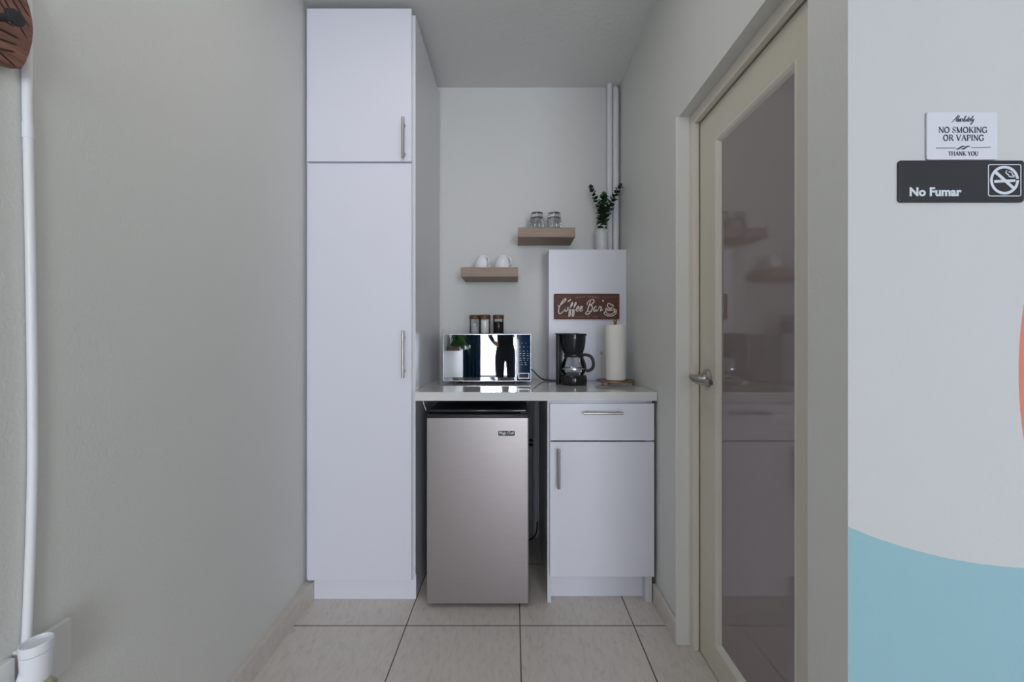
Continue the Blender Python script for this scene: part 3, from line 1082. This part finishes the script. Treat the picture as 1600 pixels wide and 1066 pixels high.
# the worn small line under the script: too rubbed to read, kept as broken strokes
for (xa, xb) in ((.318, .346), (.354, .382), (.402, .420), (.432, .460)):
    x = xa
    while x < xb:
        ribbon(bm, [(x, 1.2685), (x + .0008, 1.2745 if int(x * 1000) % 3 else 1.2765)], .0016, sf)
        ribbon(bm, [(x, 1.2715), (x + .0030, 1.2722)], .0012, sf)
        x += .0046
ball(bm, (.392, sf, 1.2715), .0016, u=8, v=6)
obj('small_lettering', bm, M['faded'], bd)

# ================================================================ COFFEE MAKER
kx, ky, kz = .3000, 2.105, .921
AN = math.radians(-20)      # direction the handle points (towards the door wall and forward)
t = thing('coffee_maker', 'black drip coffee maker with glass carafe on the worktop', 'coffee maker', (kx, ky, kz))
ca, sa = math.cos(AN), math.sin(AN)
def rot(bm, ang=None):
    ca, sa = (math.cos(AN), math.sin(AN)) if ang is None else (math.cos(ang), math.sin(ang))
    for v in bm.verts:
        x, y = v.co.x, v.co.y
        v.co.x, v.co.y = kx + x * ca - y * sa, ky + x * sa + y * ca
        v.co.z += kz
    return bm
# base plate under carafe, local +x is the front
bm = B()
lathe(bm, [(0, 0), (.066, 0), (.069, .004), (.069, .030), (.0665, .044), (.062, .049), (.052, .050), (.05, .047), (0, .047)], (0, 0, 0), 44)
obj('base', rot(bm), M['blackgloss'], t, smooth=True)
bm = B()
prism(bm, rrect(-.083, -.0620, -.034, .034, .008, 6), 0, .252, bev=.003)
obj('water_tank', rot(bm), M['black'], t, smooth=True)
bm = B()
prism(bm, rrect(-.089, .030, -.040, .040, .016, 6), .2525, .258, bev=.002)
obj('tank_lid', rot(bm), M['black'], t, smooth=True)
bm = B()
lathe(bm, [(0, .156), (.046, .156), (.050, .160), (.0575, .185), (.0620, .215), (.0630, .243), (.0675, .246), (.0680, .253), (.066, .256), (0, .2565)], (0, 0, 0), 44)
obj('filter_basket', rot(bm), M['blackgloss'], t, smooth=True)
bm = B()
car = [(0, .0515), (.050, .0515), (.057, .056), (.0605, .070), (.0600, .088), (.0555, .108), (.0480, .126), (.0430, .136), (.0420, .141)]
inn = [(r - .002 if r > 0 else 0, z + (.0025 if i < 2 else 0)) for i, (r, z) in enumerate(car)][::-1]
lathe(bm, car, (0, 0, 0), 48)
obj('carafe', rot(bm), M['carafe'], t, smooth=True)
bm = B()
lathe(bm, [(.0423, .1385), (.0455, .138), (.0470, .142), (.0465, .152), (.040, .155), (0, .1555), (0, .150), (.039, .149), (.0415, .141)], (0, 0, 0), 40)
obj('carafe_lid', rot(bm), M['black'], t, smooth=True)
bm = B()
hp = catmull([(.040, .146), (.062, .150), (.086, .142), (.098, .122), (.100, .096), (.092, .078), (.074, .070), (.0615, .070)], 7)
tube(bm, [(p.x, 0, p.y) for p in [Vector((q[0], q[1])) for q in hp]], .0080, 12, squash=(1, 1.1, 1))
hp = catmull([(.0455, .142), (.0500, .128), (.0580, .108), (.0630, .085), (.0635, .070)], 6)
tube(bm, [(p.x, 0, p.y) for p in [Vector((q[0], q[1])) for q in hp]], .0050, 10, squash=(.8, 2.0, 1))
obj('carafe_handle', rot(bm, math.radians(-10)), M['black'], t, smooth=True)
bm = B()
lathe(bm, [(.0612, .0775), (.0622, .0775), (.0620, .0840), (.0610, .0840)], (0, 0, 0), 48, closed=True)
obj('carafe_band', rot(bm), M['chrome'], t, smooth=True)
bm = B()
for k in range(4):
    z = .092 + k * .009
    r = .0600 - (z - .088) * .27 + .0006
    for a0 in (-62, -100):
        for q in range(2):
            a = math.radians(a0 + q * 5)
            ball(bm, (r * math.cos(a), r * math.sin(a), z), .0016, u=6, v=5)
obj('volume_mark', rot(bm), M['print'], t)

# ================================================================ PAPER TOWEL HOLDER + ROLL
px, py, pz = .5145, 2.115, .921
t = thing('paper_towel_holder', 'antique brass wire paper towel stand on ball feet', 'paper towel holder', (px, py, pz))
RB = .094
bm = B()
ring = [(px + RB * math.cos(2 * PI * i / 56), py + RB * math.sin(2 * PI * i / 56), pz + .0175) for i in range(56)]
tube(bm, ring, .0036, 10, closed=True)
ring = [(px + .052 * math.cos(2 * PI * i / 40), py + .052 * math.sin(2 * PI * i / 40), pz + .0175) for i in range(40)]
tube(bm, ring, .003, 8, closed=True)
for k in range(4):
    a = k * PI / 2 + .5
    tube(bm, [(px, py, pz + .0175), (px + RB * math.cos(a), py + RB * math.sin(a), pz + .0175)], .003, 8)
obj('base_ring', bm, M['brass'], t, smooth=True)
for a in (-145, -35, 95):
    a = math.radians(a)
    obj('ball_foot', ball(B(), (px + RB * math.cos(a), py + RB * math.sin(a), pz + .0075), .0080), M['brass'], t, smooth=True)
obj('centre_rod', TB([(px, py, pz + .0180), (px, py, pz + .312)], .0042, 12), M['brass'], t, smooth=True)
bm = B()
ball(bm, (px, py, pz + .321), .0098)
lathe(bm, [(.0, .300), (.0075, .302), (.009, .308), (.005, .313), (0, .314)], (px, py, pz), 16)
obj('finial', bm, M['brass'], t, smooth=True)
a = math.radians(-148)
ax, ay = px + RB * math.cos(a), py + RB * math.sin(a)
ar = obj('tension_arm', TB([(ax, ay, pz + .017), (ax, ay, pz + .155)], .0026, 10), M['brass'], t, smooth=True)
obj('arm_knob', ball(B(), (ax, ay, pz + .160), .0070), M['brass'], ar, smooth=True)
bm = B()
r1 = .0500
prof = [(.019, .0220), (r1 - .003, .0220), (r1, .0245), (r1, .2975), (r1 - .003, .3000), (.019, .3000)]
lathe(bm, prof, (px, py, pz), 56, closed=True)
tr_ = obj('paper_towel_roll', bm, M['paper'], None, smooth=True, label='full white paper towel roll on the brass wire stand', cat='paper towel')

# ================================================================ BEHIND THE FRIDGE
bm = TB([(.124, 2.420, 0.0), (.124, 2.420, .8830)], .0140, 18)  # upright tube added for the bright band at the cabinet corner
obj('light_band_tube', bm, M['pvc'], None, smooth=True, label='white upright tube standing in for a light band beside the fridge', cat='pipe')
for zq, lab in ((.566, 'upper black hose crossing behind the fridge to the base cabinet'), (.540, 'lower black hose crossing behind the fridge to the base cabinet')):
    obj('hose', TB([(-.30, 2.40, zq), (.108, 2.40, zq)], .0075, 10), M['rubber'], None, smooth=True, label=lab, cat='hose', group='black hoses behind the fridge')
bm = TB(catmull([(.118, 2.44, .02), (.12, 2.425, .06), (.135, 2.41, .09), (.128, 2.40, .03), (.10, 2.38, .006), (.05, 2.36, .006)], 6), .004, 8)
obj('power_cord', bm, M['rubber'], None, smooth=True, label='black cord lying at the wall foot in the gap beside the fridge', cat='cord')
bm = TB(catmull([(-.405, 1.86, .8815), (-.404, 1.862, .862), (-.398, 1.866, .842), (-.394, 1.868, .8295)], 5), .0017, 8)
obj('cable_tie', bm, M['pvc'], None, smooth=True, label='thin white cable tail hanging under the worktop above the fridge corner', cat='cable')

# ================================================================ CONDUIT, OUTLET, AIR FRESHENER (left wall)
wx = lambda y: lwx(y)
def cd(px_, z):
    X = -.8640
    return (X, 650 * -X / (803 - px_), z)
pts = catmull([cd(40, 2.62), cd(41, 2.2), cd(42.0, 1.64), cd(44.0, 1.50), cd(48.5, 1.24), cd(51, .95), cd(47, .76), cd(41.5, .612), cd(40.5, .56)], 8)
t = thing('wall_conduit', 'thin white vertical conduit on the side wall behind the carved hook', 'conduit', (-.864, .742, .6))
obj('tube', TB(pts, .0066, 16), M['pvc'], t, smooth=True)
i = min(range(len(pts)), key=lambda k: abs(pts[k].z - 1.520))
c = pts[i]
obj('coupling', TB([(c.x, c.y, 1.507), (c.x, c.y, 1.534)], .0074, 16), M['pvc'], t, smooth=True)
obj('raceway', BX(-.8705, -.8560, .30, .715, .545, .603, .002), M['plate'], None, label='flat pale cable raceway running along the side wall at socket height', cat='raceway')
bm = B()
wl = lambda y: lwx(y) + .0005
prism(bm, [(wl(.722), .722), (wl(.812), .812), (wl(.812) + .011, .812), (wl(.722) + .011, .722)], .512, .607, bev=.0015)
obj('socket_plate', bm, M['plate'], None, label='cream wall socket plate behind the plug-in air freshener', cat='socket')
t = thing('air_freshener', 'white plug-in air freshener with green oil in the wall socket', 'air freshener', (-.83, .735, .5))
def loft(bm, secs, n=36, mi=0):
    rings = []
    for (cx_, cy_, z_, ra, rb, ang, tilt) in secs:
        R = []
        for i in range(n):
            a = 2 * PI * i / n
            u, v = ra * math.cos(a), rb * math.sin(a)
            R.append(bm.verts.new((cx_ + u * math.cos(ang) - v * math.sin(ang), cy_ + u * math.sin(ang) + v * math.cos(ang), z_ + tilt * u)))
        rings.append(R)
    for A, D in zip(rings[:-1], rings[1:]):
        for i in range(n):
            bm.faces.new((A[i], A[(i + 1) % n], D[(i + 1) % n], D[i])).material_index = mi
    bm.faces.new(rings[0]).material_index = mi
    bm.faces.new(rings[-1]).material_index = mi
    return bm
AC = (-.8290, .7220)
AG = math.radians(100)
bm = B()
loft(bm, [(*AC, 0.5580, .0175, .0155, AG, 0), (*AC, 0.5640, .0205, .0180, AG, 0), (*AC, 0.5960, .0215, .0190, AG, 0), (*AC, 0.6085, .0220, .0195, AG, 0)])
bd = obj('body', bm, M['plastic'], t, smooth=True)
bm = B()
loft(bm, [(*AC, 0.6095, .0224, .0200, AG, 0), (*AC, 0.6250, .0228, .0204, AG, 0), (*AC, 0.6260, .0215, .0190, AG, 0), (*AC, 0.6195, .0195, .0165, AG, 0), (*AC, 0.6190, .0060, .0060, AG, 0)])
obj('vent_cap', bm, M['plastic'], t, smooth=True)
bm = B()
box(bm, -.8640, -.8380, .738, .762, .570, .608, .003)
obj('plug', bm, M['plate'], t)
bm = B()
loft(bm, [(AC[0] + .002, AC[1] + .010, 0.5120, .0150, .0150, AG, 0), (AC[0] + .002, AC[1] + .010, 0.5420, .0165, .0165, AG, 0), (AC[0] + .002, AC[1] + .008, 0.5520, .0110, .0110, AG, 0), (AC[0], AC[1] + .006, 0.5585, .0105, .0105, AG, 0)])
obj('oil_bottle', bm, M['oil'], t, smooth=True)
bm = TB(catmull([(-.836, .716, .585), (-.832, .706, .570), (-.829, .697, .548), (-.829, .694, .50), (-.835, .69, .40)], 6), .0095, 14)
obj('cable_sleeve', bm, M['plastic'], None, smooth=True, label='white rounded cable sleeve below the raceway beside the air freshener', cat='cable')

# ================================================================ CARVED HOOK PLAQUE (top of the left wall)
PX = -.8400
t = thing('hook_plaque', 'carved brown wooden wall plaque with a black coat hook', 'coat hook', (PX, .66, 1.6))
right = [(.664, 1.6015), (.690, 1.6025), (.7015, 1.606), (.7115, 1.6125), (.7170, 1.626), (.7225, 1.645), (.7270, 1.668), (.7285, 1.690), (.7270, 1.708), (.7230, 1.726), (.7170, 1.742), (.7080, 1.754), (.694, 1.762)]
left = [(1.32 - y, z) for y, z in right[::-1]]
bm = B()
prism(bm, right + left, PX - .0130, PX, 'X', bev=.003)
G = [((.655, 1.6135), (.7005, 1.6335)), ((.655, 1.6335), (.7040, 1.6475)), ((.655, 1.6530), (.7060, 1.6605)), ((.655, 1.6720), (.7000, 1.6755)),
     ((.660, 1.7440), (.7180, 1.668)), ((.667, 1.7550), (.7210, 1.690)), ((.678, 1.7560), (.7220, 1.708)), ((.655, 1.7290), (.690, 1.690)), ((.655, 1.711), (.679, 1.688)), ((.657, 1.628), (.702, 1.609))]
for (a, b) in G:
    A, D = Vector((PX + .0002, *a)), Vector((PX + .0002, *b))
    mid = (A + D) / 2
    tube(bm, [A, A.lerp(D, .1), mid, A.lerp(D, .9), D], [.0004, .0016, .0019, .0016, .0004], 6, mi=1, squash=(.25, 1, 1))
obj('board', bm, [M['carved'], M['groove']], t)
bm = B()
hy_, hz_ = .6555, 1.6570
xlathe(bm, [(.014, PX), (.014, PX + .003), (.012, PX + .004), (.0058, PX + .0045), (.0056, PX + .050)], hy_, hz_, 24)
hk = obj('hook', bm, M['blackmatt'], t, smooth=True)
bm = B()
xlathe(bm, [(.0105, PX + .0505), (.0120, PX + .0512), (.0125, PX + .0530), (.0120, PX + .0562), (.0110, PX + .0570)], hy_, hz_, 32)
obj('hook_disc', bm, M['blackmatt'], hk, smooth=True)

# ================================================================ WALL SIGNS
wy = .772
def pxw(px_, py_, s=844.5):
    return ((px_ - 803) / s, EYE + (530 - py_) / s)
x0, z1 = pxw(1447, 175.5)
x1, z0 = pxw(1557.5, 250)
t = thing('no_smoking_sign', 'square white sign about smoking and vaping above the black sign', 'sign', ((x0 + x1) / 2, wy, z0))
bm = B()
prism(bm, rrect(x0, x1, z0, z1, .004, 4), wy - .0040, wy - .0005, 'Y', bev=.0008)
bd = obj('plate', bm, M['signwhite'], t)
yf = wy - .0041
bm = B()
def zz(py_):
    return pxw(0, py_)[1]
def xx(px_):
    return pxw(px_, 0)[0]
serif(bm, 'NO SMOKING', xx(1503), zz(208.5), yf, .0109, .0905)
serif(bm, 'OR VAPING', xx(1504), zz(220.8), yf, .0109, .0760)
serif(bm, 'THANK YOU', xx(1503.5), zz(244), yf, .0076, .0560)
script(bm, 'Absolutely', xx(1486.5), zz(191), yf, .0056, .0011, .35, 1.08)
ribbon(bm, [(xx(1461), zz(232)), (xx(1491), zz(232))], .0010, yf)
ribbon(bm, [(xx(1516), zz(231.5)), (xx(1546), zz(231)) ], .0010, yf)
for dx in (0, 8):
    P = catmull([(xx(1492 + dx), zz(233.5), 0), (xx(1496 + dx), zz(233.2), 0), (xx(1501 + dx), zz(230), 0), (xx(1506 + dx), zz(229.6), 0)], 5)
    ribbon(bm, [(p.x, p.y) for p in P], [.0004 + .0026 * math.sin(PI * i / (len(P) - 1)) for i in range(len(P))], yf)
obj('lettering', bm, M['ink'], bd)

x0, z1 = pxw(1403, 251)
x1, z0 = pxw(1599, 316.5)
t = thing('no_fumar_sign', 'long black sign reading No Fumar with a crossed cigarette symbol', 'sign', ((x0 + x1) / 2, wy, z0))
bm = B()
prism(bm, rrect(x0, x1, z0, z1, .0055, 5), wy - .0040, wy - .0005, 'Y', bev=.0012)
bd = obj('plate', bm, M['signblack'], t)
bm = B()
text(bm, 'No Fumar', xx(1419), zz(306.5), yf,   .0215, .0008, .0004, width=xx(1500) - xx(1419))
obj('lettering', bm, M['signprint'], bd)
bm = B()
sq = rrect(xx(1542.3), xx(1592.8), zz(307), zz(258), .0032, 5)
ribbon(bm, sq + [sq[0], sq[1]], .0016, yf)
cx, cz, rr = xx(1567.3), zz(282.3), .0241
ribbon(bm, [(cx + rr * math.cos(2 * PI * i / 64), cz + rr * math.sin(2 * PI * i / 64)) for i in range(66)], .0048, yf)
dg_ = rr / math.sqrt(2)
ribbon(bm, [(cx - dg_ * 1.02, cz + dg_ * .90), (cx + dg_ * 1.02, cz - dg_ * .92)], .0056, yf - .0002)
ribbon(bm, [(cx - .0195, cz - .0026), (cx + .0195, cz - .0010)], .0048, yf - .0004)
P = catmull([(cx + .0190, cz + .0060, 0), (cx + .0120, cz + .0062, 0), (cx + .0085, cz + .0070, 0), (cx + .0075, cz + .0095, 0), (cx + .0030, cz + .0130, 0), (cx + .0028, cz + .0155, 0), (cx + .0045, cz + .0180, 0)], 5)
ribbon(bm, [(p.x, p.y) for p in P], .0018, yf)
P = catmull([(cx + .0195, cz + .0085, 0), (cx + .0150, cz + .0092, 0), (cx + .0140, cz + .0130, 0), (cx + .0105, cz + .0155, 0), (cx + .0075, cz + .0145, 0)], 5)
ribbon(bm, [(p.x, p.y) for p in P], .0018, yf)
obj('no_smoking_symbol', bm, M['signprint'], bd)

# ================================================================ WHAT THE MIRRORED DOOR SHOWS (the room behind the camera)
def curtain(x0, x1, label, ph):
    t = thing('curtain', label, 'curtain', ((x0 + x1) / 2, REAR + .09, .03), 'curtains at the garden window')
    bm = B()
    n = int((x1 - x0) / .006)
    f = [bm.verts.new((x0 + (x1 - x0) * i / n, REAR + .09 + .026 * math.sin(i * .42 + ph) + .008 * math.sin(i * .97), .03)) for i in range(n + 1)]
    g = [bm.verts.new((v.co.x, v.co.y, 2.42)) for v in f]
    for i in range(n):
        bm.faces.new((f[i], f[i + 1], g[i + 1], g[i]))
    r = bmesh.ops.solidify(bm, geom=bm.faces[:], thickness=.003)
    obj('fabric', bm, M['curtain'], t, smooth=True)
    return t
curtain(-1.20, -.74, 'navy curtain reflected beside the hanging fern in the microwave door', 0)
curtain(.09, .78, 'navy curtain drawn across the middle of the garden window', 1)
bm = TB([(-1.4, REAR + .09, 2.45), (2.65, REAR + .09, 2.45)], .012, 12)
obj('curtain_rod', bm, M['blackmatt'], None, smooth=True, label='black curtain rod above the garden window', cat='curtain rod')
obj('floating_shelf', BX(lwx(0) + .001, -.690, -2.30, -1.0, 1.000, 1.052, .0015, 1), M['oak'], None, label='long floating shelf under the fern, seen reflected in the microwave', cat='shelf')
fp = thing('potted_fern', 'leafy green fern in a grey pot, seen reflected in the microwave', 'plant', (-.765, -1.35, 1.052))
bm = B()
lathe(bm, [(0, 0), (.05, 0), (.065, .12), (.06, .12), (.055, .10), (0, .10)], (-.765, -1.35, 1.052), 24)
obj('pot', bm, M['pot'], fp, smooth=True)
bm = B()
rd = random.Random(4)
for k in range(110):
    a = rd.uniform(-PI, PI)
    L = rd.uniform(.16, .40)
    el = rd.uniform(.25, 1.35)
    P = []
    for i in range(9):
        q = i / 8
        rr_ = L * q * math.cos(el * (1 - .3 * q)) * 1.1
        zz_ = .11 + L * math.sin(el) * q * 1.1 - .30 * q * q * (L / .3)
        xx_ = max(-.765 + rr_ * math.cos(a) * (.5 if math.cos(a) > 0 else .22), -.845)
        zf = 1.052 + zz_
        if xx_ < -.675:
            zf = max(zf, 1.058 + .004 * (k % 5))
        P.append(Vector((xx_, -1.35 + rr_ * math.sin(a), zf)))
    for i in range(8):
        wd = .016 * math.sin(PI * (i + .6) / 9) + .003
        d = (P[i + 1] - P[i]).normalized()
        s_ = d.cross(Vector((0, 0, 1)))
        s_ = s_.normalized() * wd if s_.length > 1e-5 else Vector((wd, 0, 0))
        q = [bm.verts.new(c) for c in (P[i] - s_, P[i] + s_, P[i + 1] + s_ * .9, P[i + 1] - s_ * .9)]
        bm.faces.new(q)
obj('fronds', bm, M['fern'], fp, recalc=False)

# photographer standing behind the camera, seen only in the mirrored door
def person():
    V, R, E = [], [], []
    def add(p, r, parent=None):
        V.append(p)
        R.append(r)
        if parent is not None:
            E.append((parent, len(V) - 1))
        return len(V) - 1
    ox, oy = -.14, -2.55
    def w(x, y, z):
        return (ox + x, oy + y, z)
    pel = add(w(0, 0, .94), (.155, .115))
    wst = add(w(0, -.01, 1.08), (.135, .10), pel)
    chs = add(w(0, -.01, 1.28), (.165, .115), wst)
    sho = add(w(0, -.02, 1.42), (.13, .09), chs)
    nek = add(w(0, -.01, 1.50), (.055, .055), sho)
    hd0 = add(w(0, .015, 1.58), (.07, .085), nek)
    hd1 = add(w(0, .015, 1.66), (.078, .095), hd0)
    add(w(0, .0, 1.74), (.055, .07), hd1)
    for s in (-1, 1):
        hip = add(w(s * .090, 0, .86), (.105, .105), pel)
        kne = add(w(s * .095, .02, .48), (.068, .068), hip)
        ank = add(w(s * .115, -.02, .09), (.042, .046), kne)
        add(w(s * .13, .13, .04), (.038, .035), ank)
        sh = add(w(s * .185, -.02, 1.405), (.062, .062), sho)
        if s < 0:
            el = add(w(-.265, -.06, 1.22), (.046, .046), sh)
            wr = add(w(-.190, .06, 1.10), (.032, .032), el)
            pm_ = add(w(-.158, .085, 1.075), (.036, .026), wr)
            fd, up = Vector((.8, .35, -.45)).normalized(), Vector((.2, .3, 1)).normalized()
        else:
            el = add(w(.255, .02, 1.13), (.046, .046), sh)
            wr = add(w(.20, .20, 1.19), (.032, .032), el)
            pm_ = add(w(.175, .265, 1.20), (.038, .026), wr)
            fd, up = Vector((-.35, .9, .1)).normalized(), Vector((.9, .35, .1)).normalized()
        base = Vector(V[pm_])
        nrm = fd.cross(up).normalized()
        for k, ln in enumerate((.062, .072, .068, .052)):
            b0 = base + fd * .022 + up * (.026 - .0175 * k)
            f1 = add(tuple(b0), (.0095, .0095), pm_)
            f2 = add(tuple(b0 + fd * ln * .5 + nrm * .008), (.0085, .0085), f1)
            add(tuple(b0 + fd * ln * .85 + nrm * .026), (.0075, .0075), f2)
        t1 = add(tuple(base + up * .032 - fd * .005), (.0115, .0115), pm_)
        t2 = add(tuple(base + up * .052 + fd * .022), (.0100, .0100), t1)
        add(tuple(base + up * .058 + fd * .047), (.0085, .0085), t2)
    me = bpy.data.meshes.new('person')
    me.from_pydata(V, E, [])
    o = bpy.data.objects.new('person', me)
    COL.objects.link(o)
    sm = o.modifiers.new('skin', 'SKIN')
    sm.use_smooth_shade = True
    sub = o.modifiers.new('sub', 'SUBSURF')
    sub.levels = sub.render_levels = 2
    lay = me.skin_vertices[0].data if me.skin_vertices else None
    if lay is None:
        bm_ = bmesh.new()
        bm_.from_mesh(me)
        bm_.verts.layers.skin.verify()
        bm_.to_mesh(me)
        bm_.free()
        lay = me.skin_vertices[0].data
    for i, r in enumerate(R):
        lay[i].radius = r
        lay[i].use_root = (i == 0)
    dg = bpy.context.evaluated_depsgraph_get()
    dg.update()
    m2 = bpy.data.meshes.new_from_object(o.evaluated_get(dg))
    bpy.data.objects.remove(o)
    bm_ = bmesh.new()
    bm_.from_mesh(m2)
    bpy.data.meshes.remove(m2)
    # nose and ears as pulled-out surface, clothes by height
    for f in bm_.faces:
        c = f.calc_center_median()
        f.material_index = 0
        x, y, z = c.x - ox, c.y - oy, c.z
        hand = (-.19 < x < -.11 and y > .085 and z < 1.12 and z > .96) or (x > .10 and y > .19 and z > 1.05)
        if z < .10:
            f.material_index = 3
        elif hand:
            f.material_index = 0
        elif z < 1.0:
            f.material_index = 2
        elif z < 1.485:
            f.material_index = 1
    for v in bm_.verts:
        x, y, z = v.co.x - ox, v.co.y - oy, v.co.z
        if abs(x) < .018 and y > .06 and 1.60 < z < 1.64:
            v.co.y += .02
    po = obj('person', bm_, [M['skin'], M['shirt'], M['jeans'], M['black']], None, smooth=True, origin=(ox, oy, 0),
             label='person in dark shirt and trousers reflected in the microwave door, hand on hip', cat='person')
    bm_ = B()
    ball(bm_, (ox, oy - .002, 1.69), .098, s=(.90, 1.05, .95), u=24, v=16)
    geom = bm_.verts[:] + bm_.edges[:] + bm_.faces[:]
    bmesh.ops.bisect_plane(bm_, geom=geom, plane_co=(ox, oy + .055, 1.66), plane_no=(0, .8, -.6), clear_outer=True)
    obj('hair', bm_, M['hair'], po, smooth=True)
    for s in (-1, 1):
        obj('eye', ball(B(), (ox + s * .030, oy + .098, 1.645), .010, u=10, v=8), M['ceramic'], po, smooth=True)
    bm_ = TB([(ox - .024, oy + .090, 1.575), (ox, oy + .099, 1.572), (ox + .024, oy + .090, 1.575)], .005, 8)
    obj('mouth', bm_, M['groove'], po, smooth=True)
person()
